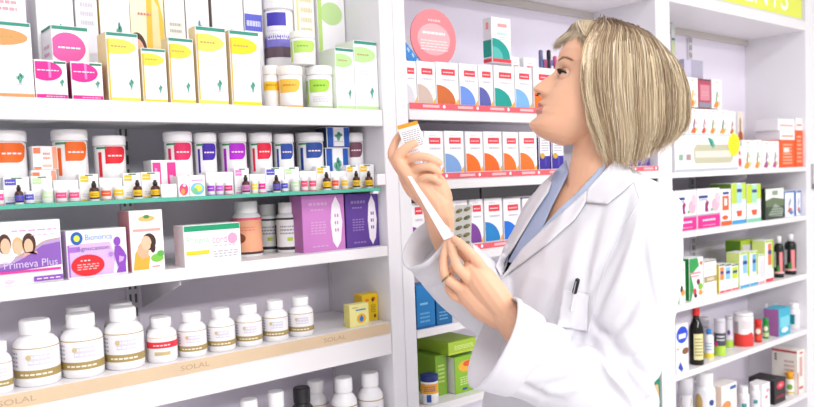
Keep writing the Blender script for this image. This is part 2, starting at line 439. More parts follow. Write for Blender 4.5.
# ================================================================ the goods
def vog(c, name_band=True, band='2f8f7a', fx=.62, fy=.26, asp=.55):   # white herbal carton: green top edge, coloured oval, emblem, coloured foot
    return [('r', band, 0, .955, 1, 1), ('e', c, .28, .80, .66, .115), ('l', 'ffffff' if c in ('e0509a',) else 'b9a35a', .12, .78, .62, .83, 1),
            ('l', 'd8d5dc', .12, .50, .6, .58, 2), ('fig', '', .72, .25, .055, asp), ('r', c, 0, 0, 1, .045)]
YE = 'f5d43c'; OR = 'f29a5c'; PK = 'e35aa5'; GRN = 'a8d36a'
# ---- top left shelf, back row first
B('supplement_carton', 'white carton with a thin blue arc, behind the orange-oval carton at the far left', 'S1', -14, 31, -30, [('p', '9aa0cf', [(.3, .38), (.5, .47), (.8, .50), (1, .50), (1, .515), (.8, .515), (.5, .49), (.3, .40)]), ('l', 'e6a9b5', .1, .7, .8, .8, 2)], d=.06, yo=.125)
B('supplement_carton', 'white carton with green emblem behind the large pink-oval carton', 'S1', 41, 78, -30, [('fig', '', .62, .52, .07, .55)], d=.06, yo=.125)
B('supplement_carton', 'plain pale grey carton between two emblem cartons in the back row', 'S1', 80, 102, -28, [('l', 'd2cfd8', .2, .6, .8, .8, 3)], base='eceaf0', d=.06, yo=.125)
B('supplement_carton', 'white carton with yellow foot behind the yellow-oval cartons', 'S1', 104, 134, -25, [('fig', '', .62, .56, .07, .55), ('r', YE, 0, .34, 1, .42)], d=.06, yo=.125, side=YE)
B('supplement_carton', 'orange and yellow carton printed with a dark-haired woman\'s face', 'S1', 134.5, 168, -20,
  [('p', 'f8c440', [(.4, 0), (1, 0), (1, .7), (.75, 1), (.5, 1)]), ('p', 'f6dfa6', [(.6, .1), (.9, .2), (.85, .8), (.65, .9)]), ('e', '4a2c24', .14, .44, .30, .15), ('e', 'e8b08f', .16, .40, .22, .14), ('e', 'c9665c', .2, .33, .07, .015), ('e', '4b3028', .1, .42, .05, .012), ('e', '4b3028', .26, .42, .05, .012), ('l', 'd98c80', .2, .72, .6, .76, 1)], base='fbf0cf', d=.06, yo=.125)
B('supplement_carton', 'cream carton with yellow corner right of the printed face', 'S1', 169, 189, -18, [('p', 'f4d977', [(0, 0), (1, .0), (1, .35), (0, .2)]), ('l', 'c9c0b0', .2, .6, .8, .7, 2)], base='f4f0ea', d=.06, yo=.125)
B('supplement_carton', 'white carton with small emblem, left of a taupe carton edge in the back row', 'S1', 190, 213, -18, [('fig', '', .55, .60, .09, .5)], d=.06, yo=.125, side='b7aaa2')
B('supplement_carton', 'white emblem carton behind the brightest yellow-oval carton', 'S1', 216, 247, -18, [('fig', '', .6, .56, .07, .5)], d=.06, yo=.125, side='b7aaa2')
B('supplement_carton', 'white carton with blue lettering left of the violet-labelled jar', 'S1', 248, 266, -8, [('r', '5c62cf', 0, .68, 1, .82), ('l', 'cfd0f5', .1, .7, .9, .8, 1)], d=.05, yo=.135)
J('supplement_jar', 'large jar with violet label and dark foot band on the top left shelf', 'S1', 266.5, 297, -16, 'tub', [('band', '7f79d0', .50, .78), ('r', '4a40b8', -50, .66, 30, .76), ('l', 'e8e6fa', -50, .55, 50, .64, 3), ('band', '6b5663', .42, .50)], yo=.10)
B('supplement_carton', 'cream carton with a green corner behind the small green jar', 'S1', 298, 318, -20, [('p', '4aa577', [(0, .86), (.7, 1), (.5, 1), (0, .9)]), ('r', 'e8dfa0', .1, .4, .2, .9), ('l', 'e4dcb2', .3, .45, .9, .9, 6)], base='f3f3ea', d=.05, yo=.13)
B('supplement_carton', 'tall white carton with pale green oval, rearmost at the right end', 'S1', 321, 348, -12, [('e', 'bfe09a', .5, .80, .42, .09), ('fig', '', .62, .46, .07, .5), ('r', 'b9dd7a', 0, .3, .14, 1)], d=.06, yo=.125)
# front row
B('supplement_carton', 'white carton with a faded orange oval and orange foot at the far left', 'S1', -16, 33.5, 21, vog(OR, fx=.8), d=.05)
B('supplement_carton', 'large white carton with a magenta oval behind two small pink cartons', 'S1', 54, 91, 26, [('r', '2f8f7a', 0, .955, 1, 1), ('e', PK, .42, .72, .50, .20), ('l', 'ffffff', .15, .70, .8, .745, 1), ('L', 'r', '2f8f7a', 0, .965, 1, 1), ('L', 'l', 'efb6d4', .2, .4, .8, .8, 4)], d=.058, yo=.06)
for i, (a, c_, t, lab) in enumerate(((34.5, 67, 60, 'small carton with magenta label, left of its pair below the large magenta oval'), (71, 102.5, 62, 'small carton with magenta label, right of its pair beside the yellow-oval carton'))):
    B('supplement_carton', lab, 'S1', a, c_, t, [('r', '3d7a62', .6, .93, 1, .99), ('p', 'e0218f', ell(.35, .72, .52, .26)), ('r', 'e0218f', 0, .55, .5, .97), ('r', 'f07fc0', .42, .55, .5, .97), ('l', 'ffffff', .06, .72, .75, .77, 1), ('fig', '', .84, .42, .05, .8), ('r', 'e0218f', 0, 0, 1, .10), ('l', 'f8b6dc', .3, .02, .9, .08, 1)], d=.036, side='a71c62', group=None)
B('supplement_carton', 'tall yellow-oval carton right beside the small magenta cartons', 'S1', 108, 140, 32.5, [('r', YE, 0, .88, 1, .955)][:0] + vog('f6dc5a') + [('r', 'f2c21f', 0, 0, .05, .9)], d=.045, side='f3e2a4')
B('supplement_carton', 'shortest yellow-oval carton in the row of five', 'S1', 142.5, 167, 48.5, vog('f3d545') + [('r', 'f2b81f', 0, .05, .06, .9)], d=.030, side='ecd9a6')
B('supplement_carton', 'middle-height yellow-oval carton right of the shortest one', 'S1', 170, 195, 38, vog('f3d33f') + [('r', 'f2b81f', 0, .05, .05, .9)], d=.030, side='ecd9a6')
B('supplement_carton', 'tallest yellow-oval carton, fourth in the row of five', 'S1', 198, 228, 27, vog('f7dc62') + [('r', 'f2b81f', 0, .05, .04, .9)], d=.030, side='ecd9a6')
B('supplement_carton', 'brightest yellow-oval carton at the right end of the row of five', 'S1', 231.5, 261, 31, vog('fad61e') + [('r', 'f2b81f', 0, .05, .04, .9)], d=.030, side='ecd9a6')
J('supplement_jar', 'small jar with solid yellow label tucked behind the orange-labelled jar', 'S1', 263, 279, 66, 'tub', [('r', 'f6c425', -70, .42, 70, .78), ('l', 'c89a20', -40, .5, 40, .6, 1), ('band', 'f6c425', 0, .06)], yo=.045)
J('supplement_jar', 'small white jar with an orange-yellow oval label on the top left shelf', 'S1', 277.5, 303, 67, 'tub', [('r', 'f3b530', -80, .10, -62, .66), ('d', 'f6bf4a', -55, .36, 50, .68), ('l', 'c98a28', -35, .5, 25, .58, 1), ('band', 'f6b64a', 0, .05)], cap='fbf6ee')
J('supplement_jar', 'lower small jar with a lime green label, under its twin', 'S1', 305.5, 333, 67, 'tub', [('r', 'a6d53a', -75, .10, -55, .66), ('r', '3f9c4a', -95, .4, -78, .7), ('d', 'a9d84a', -45, .38, 50, .68), ('l', '6f9c35', -25, .5, 25, .58, 1), ('l', 'd2d2d8', -30, .15, 40, .3, 3), ('band', 'a6d53a', 0, .05)], key='gj')
J('supplement_jar', 'upper small jar with a lime green label, standing on another jar', 'S1', 289.5, 315, 32.5, 'tub', [('r', 'b4dc4c', -75, .08, -55, .7), ('d', 'b9e06a', -45, .34, 70, .7), ('l', '88aa50', -25, .5, 25, .58, 1)], yo=.014, on=TOPS['gj'] + .0005, cap='f4f8ee')
B('supplement_carton', 'carton with a pale green oval, front left of the green pair', 'S1', 336.5, 355, 48, vog('b7dd98', fx=.7), d=.06, side='e6f0dc')
B('supplement_carton', 'carton with a pale green oval at the right end of the top left shelf', 'S1', 355.5, 379, 41, vog('b9de98'), d=.07, side='e6f0dc')
# ---- glass shelf: tubs behind
def tubdec(c, off=0): return [('r', c, -58, .36, -44, .74), ('r', '3d8f5c', -66, .79, -24, .82), ('d', c, -30, .56, 50, .825), ('l', 'f6e6e6', -20, .66, 34, .71, 1), ('l', 'd5cfe0', -30, .12, 30, .24, 2)]
for (a, c_, t, c, cn) in ((-18, 29.5, 131, 'ee6a1e', 'white tub with an orange label at the left picture edge'), (53, 90, 130, 'ee6a20', 'white tub with an orange label beside the red-labelled tub'), (94, 127.5, 136, 'e02030', 'shorter white tub with a bright red label'),
                      (164.5, 194, 132, 'e62a66', 'white tub with a raspberry label and red side stripe'), (195, 218, 133, '4322a8', 'white tub with an indigo label'), (220, 248, 133, 'b420cc', 'white tub with a magenta-purple label'), (249.5, 273.5, 133, 'ea1f45', 'white tub with a crimson label in the middle of the row'),
                      (274, 295, 134, '2a4da6', 'narrow-looking white tub with a blue label, left of the other blue one'), (296.5, 325, 133, '274d9e', 'white tub with a blue label beside the stacked blue boxes'), (351, 373, 133, '7a4a5e', 'white tub with a mauve-brown label at the end of the row')):
    J('supplement_tub', cn, 'GL', a, c_, t, 'tall_tub', tubdec(c), yo=.058, turn=14, cat='tub', group='white lidded tubs on the glass shelf')
for i, (yy, lab) in enumerate(((170, 'lower small orange and white box between two orange tubs'), (146, 'upper small orange and white box between two orange tubs'))):
    B('supplement_box', lab, 'GL', 32, 57, yy, [('r', 'f4855a', 0, .7, .3, .95), ('r', 'f7a283', .8, .0, 1, 1), ('r', 'f4855a', 0, 0, .3, .1), ('r', 'f9c0a8', .35, .1, .75, .2), ('l', 'e89a80', .4, .4, .7, .8, 2)], d=.05, yo=.066, on=None if i == 0 else TOPS['ob'] + .0004, key='ob')
B('supplement_box', 'white box with pink patches behind the blank white card', 'GL', 152, 177, 160, [('r', 'e53a94', .02, .35, .35, .95), ('r', 'f39cc9', .1, .5, .2, .8), ('r', 'e53a94', .62, .05, .98, .95), ('r', 'f8b8d8', .7, .2, .85, .6)], d=.04, yo=.058)
for i, (yy, lab) in enumerate(((148, 'lower blue and white box left of the mauve-labelled tub'), (127, 'upper blue and white box left of the mauve-labelled tub'))):
    B('supplement_box', lab, 'GL', 326.5, 349, yy, [('r', '2458b4', 0, 0, .26, 1), ('r', '2458b4', .76, 0, 1, 1), ('r', 'c8d4ec', .26, 0, .30, 1), ('fig', '', .5, .55, .12, .8), ('r', '1c3f8a', 0, 0, 1, .05)], d=.045, yo=.062, side='20304a', on=None if i == 0 else TOPS['bb'] + .0004, key='bb')
# ---- glass shelf: small cartons with dropper bottles and little jars in front
VI = '5a55c4'; YL = 'f6c62c'; PG = 'bfe0a8'; LP = 'e58acb'
cart = [(3, 29, 177, VI, 'violet'), (31, 52, 176, PG, 'pale green'), (53, 78, 180, None, ''), (79, 98, 174, YL, 'yellow'), (99, 122, 178, None, ''), (123, 140.5, 173, YL, 'yellow'), (141, 160, 172, YL, 'yellow'),
        (206, 233, 172, None, ''), (234.5, 249, 168, LP, 'pink'), (249.5, 265, 174, None, ''), (265.5, 284, 167.5, VI, 'violet'), (284.5, 299, 167, PG, 'pale green'), (299.5, 316, 171, None, ''), (316.5, 330, 166, YL, 'yellow'), (330.5, 346, 171, None, ''), (346.5, 359, 165, YL, 'yellow'), (359.5, 374, 164.5, YL, 'yellow')]
seq = ['leftmost violet-flagged', 'leftmost green-flagged', 'first plain', 'first yellow-flagged', 'second plain', 'second yellow-flagged', 'third yellow-flagged', 'third plain', 'only pink-flagged', 'fourth plain', 'second violet-flagged', 'second green-flagged', 'fifth plain', 'fourth yellow-flagged', 'sixth plain', 'fifth yellow-flagged', 'last yellow-flagged']
for (a, c_, t, c, cn), sq in zip(cart, seq):
    de = [('l', 'd9d6e2', .1, .12, .9, .3, 2)]
    if c: de = [('r', '3f7d5a', .3, .955, .75, 1), ('r', c, .02, .72, .48, .95), ('r', c, 0, 0, 1, .06), ('l', 'ffffff', .06, .8, .42, .86, 1)] + de
    B('remedy_carton', sq + ' small white carton from the left on the glass shelf', 'GL', a, c_, t, de, d=.018, yo=.034, group='small cartons on the glass shelf')
drops = [(13, 22, 185, VI), (88, 98, 181, YL), (132, 141, 180, YL), (149.5, 159, 180, YL), (241, 249, 175, 'd77fc0'), (272, 279.5, 175, VI), (322, 330, 172, YL), (352, 359.5, 171, YL), (364.5, 372, 171, YL)]
for i, (a, c_, t, c) in enumerate(drops):
    J('dropper_bottle', ['leftmost amber dropper bottle, with a violet label', 'amber dropper bottle before the first yellow-flagged carton from the left', 'left of two amber dropper bottles next to the blank white card', 'amber dropper bottle touching the blank white card', 'amber dropper bottle with a pink label', 'violet-labelled amber dropper bottle near the middle of the glass shelf', 'yellow-labelled dropper bottle left of a red-labelled jar near the shelf end', 'second yellow-labelled dropper bottle from the right end', 'yellow-labelled dropper bottle at the right end of the glass shelf'][i],
      'GL', a, c_, t, 'drop', [('band', c, .18, .48), ('l', '80602a', -40, .25, 40, .4, 2), ('band', 'e9e6ea', .0, .10)], base='4a2a22', cap='2b1d1e', cat='bottle', group='little dropper bottles on the glass shelf')
jars = [(-7, 2.5, 190, 'e8479a', 'pink'), (22.5, 33, 191, VI, 'violet'), (40, 52, 188, 'cfe5bf', 'pale green'), (54, 66, 189, 'ee4f86', 'pink'), (67, 78.5, 189, 'ee4f86', 'pink'), (99.5, 110.5, 187, 'f0602e', 'orange-red'), (112, 123, 186, 'f6c62c', 'yellow'),
        (206, 214, 182, 'a13fd0', 'purple'), (214.5, 222.5, 182, 'c45bd6', 'lilac'), (223, 232, 182, 'e02f7e', 'raspberry'), (250, 257, 180, 'f2dc5a', 'pale yellow'), (257.5, 265, 180, 'e9208f', 'magenta'), (280, 287.5, 180, VI, 'violet'), (290, 299, 178, 'cfe5bf', 'pale green'),
        (300, 307.5, 177, 'f05a7a', 'coral'), (308, 316, 177, 'f05a7a', 'coral'), (331, 338.5, 177, 'f0582a', 'orange-red'), (340, 347.5, 177, 'f6c62c', 'yellow')]
wh = ['cut by the left picture edge', 'near the left edge', 'left of two pink-labelled jars', 'left one of a pair', 'right one of a pair', 'between dropper bottles, left half of shelf', 'beside an orange-red one, left half of shelf', 'right of the printed butterfly cartons', 'between a purple and a raspberry one', 'third in a trio', 'beside a magenta one', 'beside a pale yellow one', 'mid-shelf beside a violet dropper', 'below a green-flagged carton mid-shelf', 'left of the coral pair', 'right of the coral pair', 'between droppers near the right end', 'between droppers, last jar before the right end']
for (a, c_, t, c, cn), w_ in zip(jars, wh):
    J('remedy_jar', 'tiny white jar with %s label, %s' % (cn, w_), 'GL', a, c_, t, 'tub', [('r', c, -70, .32, 60, .74), ('l', 'ffffff', -40, .5, 35, .58, 1), ('band', c, 0, .07)], cat='jar', group='tiny jars on the glass shelf')
B('price_card', 'blank white card on the glass shelf between the two halves of the row', 'GL', 160.5, 176, 184, [], d=.004, yo=.006, cat='card')
B('remedy_carton', 'small carton printed with a pink and orange burst', 'GL', 177.5, 188.5, 176, [('e', 'f0477f', .5, .35, .45, .3), ('e', 'f8a04a', .4, .25, .2, .15), ('e', 'ffffff', .55, .55, .15, .06)], d=.03, yo=.014)
B('remedy_carton', 'small carton printed with a blue, green and yellow burst', 'GL', 189, 204.5, 175, [('e', '6fc4e8', .5, .35, .48, .3), ('e', 'f2e25a', .55, .38, .28, .18), ('e', '7fd08a', .3, .25, .2, .14), ('r', 'd58ad8', .1, .75, .9, .8)], d=.03, yo=.014)
# ---- third left shelf
HR = '4a2a22'; SK = 'e9b99a'
B('pregnancy_supplement_box', 'large white and purple box printed with three smiling faces', 'S3', -15, 62, 221,
  [('p', '8a5bb5', [(0, .27), (.25, .3), (.5, .42), (.75, .6), (1, .64), (1, .26), (.5, .22), (0, .2)]), ('p', 'b79ac9', [(0, .32), (.25, .36), (.5, .48), (.75, .66), (1, .70), (1, .64), (.75, .6), (.5, .42), (.25, .3), (0, .27)]), ('p', 'b9a48a', [(.3, .40), (.6, .56), (.8, .68), (1, .71), (1, .70), (.8, .66), (.6, .53), (.3, .38)]),
   ('e', HR, .25, .66, .085, .16), ('e', SK, .26, .62, .065, .13), ('e', 'd9b27a', .42, .62, .07, .14), ('e', SK, .42, .60, .055, .11), ('e', HR, .57, .64, .09, .17), ('e', SK, .56, .60, .06, .12), ('p', 'f2e6ea', [(.13, .36), (.2, .5), (.33, .5), (.37, .42), (.3, .35)]), ('p', 'e8a7a0', [(.46, .42), (.5, .5), (.63, .5), (.68, .46), (.66, .52), (.55, .46)]),
   ('t', 'd9c6ea', 'Primeva Plus', .58, .32, .72, .12), ('r', 'd93a9a', .0, .18, .98, .22), ('l', 'e58ac0', .35, .84, .95, .88, 1), ('l', 'c9a5c9', .6, .76, .92, .79, 1), ('r', '8a4fb5', .6, .02, 1, .10), ('l', 'e8d8f2', .64, .04, .96, .08, 1), ('e', 'f0c9da', .28, .06, .07, .03)], d=.05)
B('pregnancy_supplement_box', 'lilac and white box with a red oval and a purple pregnant figure', 'S3', 67, 127, 229,
  [('p', 'd3b3e3', [(.02, .02), (.75, .02), (.80, .4), (.72, .72), (.02, .72)]), ('r', 'a565c9', 0, .02, .03, .7), ('e', '1f5fae', .16, .84, .10, .14), ('e', 'd8e24a', .16, .84, .05, .07), ('t', '6fa0d6', 'Bionorica', .53, .85, .46, .13), ('r', 'a46cc9', .02, .55, .2, .66), ('t', '8a62a0', 'Agnucaston', .42, .60, .56, .12),
   ('e', 'e2202c', .32, .25, .28, .23), ('l', 'fbd6d6', .2, .33, .36, .39, 1), ('l', 'f6b5b5', .14, .15, .5, .3, 3), ('e', '8a45b8', .84, .72, .06, .10), ('p', '8a45b8', [(.80, .62), (.88, .62), (.95, .5), (.99, .38), (.97, .22), (.97, .03), (.80, .03), (.84, .15), (.80, .3), (.78, .45)]), ('p', 'c9a0df', [(.86, .4), (.95, .36), (.92, .28), (.85, .25)]), ('e', 'b184d0', .72, .45, .04, .05)], base='f5f1f8', d=.045, side='c9aed8')
B('supplement_carton', 'upright pink-sided carton printed with a woman and green leaves', 'S3', 131, 164, 210,
  [('p', 'f4ab3a', [(.02, .02), (.5, .02), (.56, .22), (.42, .36), (.25, .4), (.1, .3)]), ('p', 'e9b08c', [(.2, .42), (.35, .5), (.55, .40), (.5, .22), (.3, .2), (.15, .3)]), ('e', '3a231f', .55, .48, .22, .14), ('e', 'efc0a0', .46, .46, .16, .12), ('e', '3a231f', .66, .38, .08, .09), ('e', '7cc24a', .78, .2, .2, .07), ('e', '5fb04a', .9, .27, .12, .05), ('r', 'f0a6a0', .06, .66, .92, .70), ('e', 'd4b86a', .5, .87, .26, .045), ('e', '4f8f4a', .5, .90, .1, .03), ('r', 'ef8a8a', .6, .05, .85, .07)], base='fbf7f5', d=.055, side='eea0a8')
B('supplement_carton', 'wide low white box with a green top band and yellow bar', 'S3', 184, 240.5, 224,
  [('r', '129a6a', 0, .86, 1, 1), ('t', 'a8d3b5', 'Pregna', .24, .62, .38, .2), ('t', 'f0a4bd', 'cord', .62, .62, .26, .2), ('e', 'f3a3c4', .86, .62, .09, .14), ('r', 'f4d22a', .02, .27, .42, .37), ('l', 'bdb8c2', .5, .15, .95, .35, 3), ('l', 'cfcad4', .5, .42, .9, .5, 1)], d=.045, yo=.006)
J('pill_bottle', 'white bottle with a peach label and brown tree drawing', 'S3', 232, 262, 201, 'packer', [('band', 'f7b08a', .08, .68), ('band', 'e8337a', .66, .70), ('e', '8f4a2a', -30, .34, 24, .09), ('r', '6b3520', -34, .12, -26, .32), ('l', 'f08b7c', -35, .46, 30, .56, 2), ('band', '4a3a3a', .05, .09)], yo=.065, cat='bottle')
BL = [('band', 'f4f3f5', .08, .66), ('band', '3b383d', .655, .695), ('band', '3b383d', .06, .12), ('r', 'c3d94a', -5, .24, 22, .31), ('l', 'a9a6b0', -40, .36, 40, .56, 3), ('r', '4a474d', 38, .14, 60, .56)]
J('pill_bottle', 'white bottle with black-edged label, left and partly hidden', 'S3', 257, 279, 204, 'packer', BL, yo=.12, cat='bottle')
J('pill_bottle', 'white bottle with black-edged label touching the pink box', 'S3', 276.5, 299.5, 202, 'packer', BL, yo=.065, cat='bottle')
def softbox(lab, a, c_, t, c, side):
    l2 = 'd9a9d6' if c[0] == 'c' else '9a80c0'
    B('tissue_style_box', lab, 'S3', a, c_, t, [('p', 'f6eef6', [(.80, .02), (.90, .15), (.95, .5), (.90, .82), (.80, .98), (.70, .82), (.66, .5), (.70, .15)]), ('l', c, .76, .3, .86, .7, 3), ('l', l2, .18, .30, .55, .55, 5), ('l', l2, .2, .06, .6, .12, 1), ('l', l2, .14, .80, .58, .92, 1), ('l', l2, .18, .72, .52, .78, 1)], base=c, d=.05, yo=.03, side=side, cat='box')
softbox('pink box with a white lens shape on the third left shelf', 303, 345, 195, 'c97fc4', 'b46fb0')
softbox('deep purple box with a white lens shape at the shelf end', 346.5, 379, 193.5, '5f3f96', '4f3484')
# ---- fourth left shelf: big bottles
def gold(v=.6): return [('band', 'f1eff2', .08, .60), ('band', 'b59a5c', .585, .60), ('band', 'a8925a', .14, .26), ('l', 'efe8d8', -45, .17, 40, .23, 1), ('r', 'd6d2de', -22, .34, 34, .50), ('l', 'eceaf2', -20, .35, 32, .50, 2), ('e', 'd2c090', -20, .46, 7, .04), ('l', 'b4afbd', -72, .3, -50, .56, 4)]
big = [(-14, 12, 341, 'gold-labelled bottle cut by the left picture edge'), (13, 60, 319, 'largest gold-labelled white bottle at the left'), (60.5, 103.5, 313, 'second large gold-labelled white bottle'), (104.5, 144, 307, 'third large gold-labelled white bottle, left of the red-labelled one')]
for a, c_, t, lab in big: J('pill_bottle', lab, 'S4', a, c_, t, 'pill', gold(), cat='bottle', yo=.012, group='gold-labelled bottles')
for a, c_, t, lab in ((60, 100, 306, 'large bottle in the second row behind the second large one'), (103, 141, 302, 'large bottle in the second row behind the third large one')):
    J('pill_bottle', lab, 'S4', a, c_, t, 'pill', gold(), cat='bottle', yo=.098 if a < 100 else .10, group='gold-labelled bottles', rr=.9)
J('pill_bottle', 'small white bottle with a red name band', 'S4', 146.5, 176.5, 317, 'pill', [('band', 'f3f1f3', .1, .6), ('band', 'd8c79a', .57, .585), ('band', 'ea2e42', .34, .48), ('l', 'fbd5d8', -35, .38, 30, .44, 1), ('r', 'cbb583', -30, .18, 30, .26)], cat='bottle')
J('pill_bottle', 'bottle peeking out behind the red-banded one', 'S4', 146, 170, 315, 'pill', gold(), cat='bottle', yo=.10, group='gold-labelled bottles')
for i, (a, c_, t) in enumerate(((177.5, 206, 311.5), (207, 234.5, 308), (235.5, 261.5, 304), (262.5, 287.5, 300), (288, 313, 296.5))):
    J('pill_bottle', ['first small gold-labelled bottle right of the red-banded one', 'second small gold-labelled bottle right of the red-banded one', 'middle small gold-labelled bottle of the five', 'fourth small gold-labelled bottle of the five', 'small gold-labelled bottle at the right end of the row, before the yellow boxes'][i], 'S4', a, c_, t, 'pill', gold(), cat='bottle', group='gold-labelled bottles')
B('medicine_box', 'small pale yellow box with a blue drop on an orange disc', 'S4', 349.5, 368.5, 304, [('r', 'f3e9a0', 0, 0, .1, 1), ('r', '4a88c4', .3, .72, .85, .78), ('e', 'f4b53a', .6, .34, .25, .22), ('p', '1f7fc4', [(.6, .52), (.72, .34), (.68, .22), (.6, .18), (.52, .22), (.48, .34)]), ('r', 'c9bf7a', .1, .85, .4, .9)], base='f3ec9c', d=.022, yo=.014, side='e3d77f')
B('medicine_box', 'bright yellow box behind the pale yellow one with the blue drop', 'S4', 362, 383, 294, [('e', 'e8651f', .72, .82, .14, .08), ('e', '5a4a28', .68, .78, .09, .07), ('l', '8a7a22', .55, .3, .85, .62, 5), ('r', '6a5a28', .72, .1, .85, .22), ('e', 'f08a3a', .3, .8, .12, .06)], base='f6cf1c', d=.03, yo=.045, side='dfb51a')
# ---- fifth left shelf: tops only
for i, (a, c_, t, kc, lab) in enumerate(((238, 264, 399, 'W', 'bottle on the lowest left shelf with only its cap top showing'), (266, 290, 391, 'W', 'white-capped bottle left of the black-capped one'), (291, 316, 387, 'K', 'dark bottle with a black ribbed cap'), (332, 358, 377, 'W', 'white-capped bottle left of the last one on the lowest left shelf'), (358.5, 384, 372, 'W', 'last white-capped bottle at the right end of the lowest left shelf'))):
    J('pill_bottle', lab, 'S5', a, c_, t, 'pill', gold() if kc == 'W' else [('band', '57545a', .1, .58)], cat='bottle', cap='232125' if kc == 'K' else 'W', base='2b2a2d' if kc == 'K' else 'W', group='bottles on the lowest left shelf')
J('pill_bottle', 'white-capped bottle behind the black-capped one', 'S5', 305, 329, 380, 'pill', gold(), cat='bottle', yo=.10, group='bottles on the lowest left shelf')

# ================================================================ middle unit
def foot(c, c2='f3b23a'):
    return [('e', c, .0, .02, .86, .44), ('e', 'ffffff', 0, .02, .0, .0)][:1] + [('p', c2, [(.80, .0), (1, .0), (1, .14)]), ('r', 'e4404e', .22, .70, .86, .85), ('l', 'fbe0e2', .30, .745, .78, .80, 1), ('l', 'cbc6d2', .25, .55, .85, .64, 1), ('l', 'd8d4de', .25, .88, .6, .93, 1)]
NM = {'c8b3a8': 'beige', 'c96a35': 'brown-orange', '6a8fdc': 'light blue', '5a5fa8': 'indigo', '199a90': 'teal', '7ab0e0': 'sky blue', 'f2701f': 'orange', '7fa6dc': 'pale blue', '7a3f96': 'purple', '1f72c8': 'strong blue', 'e9a23a': 'amber', 'd0cdd6': 'grey'}
for a, c_, t, c, lab in ((404.5, 416.5, 61, 'd0cdd6', 'red-labelled carton half hidden behind the shelf divider, upper shelf'), (417.5, 435.5, 61.5, 'c8b3a8', 'red-labelled carton with a beige curve, under the round pink card'), (436.5, 458.5, 62.5, 'c96a35', 'red-labelled carton with a brown-orange curve'), (460, 478, 64, '6a8fdc', 'red-labelled carton with a periwinkle curve, left of the indigo one'), (479, 493, 65, '5a5fa8', 'red-labelled carton with an indigo curve'), (494.5, 514.5, 66, '199a90', 'red-labelled carton with a teal curve on the shelf'), (515.5, 532, 67, '7ab0e0', 'red-labelled carton with a sky blue curve, before the woman\'s nose'), (534, 556, 68, 'f2701f', 'red-labelled carton with an orange curve right behind the woman\'s lips'), (558, 576, 69, 'c8b3a8', 'red-labelled carton hidden behind the woman\'s face')):
    B('hosiery_carton', lab, 'M1', a, c_, t, foot(c), d=.05, yo=.01, key='m1', group='red-labelled cartons on the upper middle shelf', side='efeef2')
for a, c_, t in ((512.5, 520.5, 57), (524.5, 537, 58)):
    B('hosiery_carton', 'red-labelled carton in the second row, %s the tall teal one' % ('touching' if a < 520 else 'a step to the right of'), 'M1', a, c_, t, foot('d0cdd6'), d=.05, yo=.07, group='red-labelled cartons in the second row')
B('hosiery_carton', 'tall carton with teal curve standing on top of the others', 'M1', 492, 511, 18, [('e', '199a90', .0, .12, .95, .42), ('e', '57b8b0', .05, .1, .5, .25), ('r', 'e4404e', 0, 0, 1, .08), ('r', 'f3a0a0', .3, .80, .8, .88), ('r', 'c3dcdc', .25, .62, .8, .68), ('l', 'bdd3d6', .3, .5, .8, .6, 2), ('L', 'r', '199a90', .0, .12, 1, .5), ('L', 'r', 'e4404e', 0, 0, 1, .08), ('L', 'r', 'f09a9a', .4, .75, .7, .9)], d=.03, yo=.016, on=TOPS['m1'] + .0005, side='e3e6ec')
# round pink card
def card(name, label, px, py, rx, ry, yo, mt, parts, th=.003, cat='card', zb=None):
    y = YF + yo; X = Xat(px, y, 0.2); Z = Zat(py, X, y)
    b = MB(); n = 40
    sx = (Xat(px + rx, y, Z) - Xat(px - rx, y, Z)) / 2; sz = (Zat(py - ry, X, y) - Zat(py + ry, X, y)) / 2
    ring = [(sx * math.cos(2 * math.pi * k / n), sz * math.sin(2 * math.pi * k / n)) for k in range(n)]
    b.face([(u, 0, v) for u, v in ring], mt); b.face([(u, th, v) for u, v in ring][::-1], mt)
    for k in range(n):
        p, q = ring[k], ring[(k + 1) % n]; b.face([(p[0], 0, p[1]), (p[0], th, p[1]), (q[0], th, q[1]), (q[0], 0, q[1])], mt)
    for i, dd in enumerate(parts):
        for c, p in flat_polys(dd): b.face([(u * sx, -.0003 * (i + 1), v * sz) for u, v in p], M_(c))
    if zb is not None:
        b.box(-.012, .012, th, th + .003, zb - Z, 0, mt)
    o = b.build(name, loc=(X, y, Z + H)); return tag(o, label, cat)
card('display_card', 'large round pink promotional card standing behind the cartons', 436, 38, 22.5, 29, .085, mat('f08a92', .5), [('e', 'f6b4ba', 0, -.05, .72, .55), ('l', 'fdf0f0', -.5, .08, .5, .28, 1), ('l', 'fbe3e4', -.6, -.45, .6, -.05, 4), ('l', 'f9ccd0', -.25, .52, .3, .7, 1)], zb=SH['M1'])
b = MB(); y = YF + .066; Xa = Xat(403, y, .25); Za = Zat(38, Xa, y); Xb = Xat(426, y, .22); Zb = Zat(62, Xb, y)
pts = [(Xa, Za + .002), (Xa, Za - .028), (Xb - .03, Zb - .03), (Xb, Zb - .03), (Xb, Zb - .012)]
b.face([(p[0], y, p[1] + H) for p in pts], mat('3a86d0', .4)); b.face([(p[0], y + .002, p[1] + H) for p in pts][::-1], mat('3a86d0', .4))
for i in range(5): p, q = pts[i], pts[(i + 1) % 5]; b.face([(p[0], y, p[1] + H), (p[0], y + .002, p[1] + H), (q[0], y + .002, q[1] + H), (q[0], y, q[1] + H)], mat('3a86d0', .4))
for t in (.2, .4, .6, .8):
    xx = Xa + (Xb - Xa) * t; zz = Za - .012 + (Zb - Za - .01) * t
    b.face([(xx, y - .0003, zz + H), (xx + .006, y - .0003, zz - .008 + H), (xx + .009, y - .0003, zz - .002 + H), (xx + .003, y - .0003, zz + .006 + H)], mat('a9cdf0', .4))
tag(b.build('display_card'), 'blue slanted corner card in front of the round pink one', 'card')
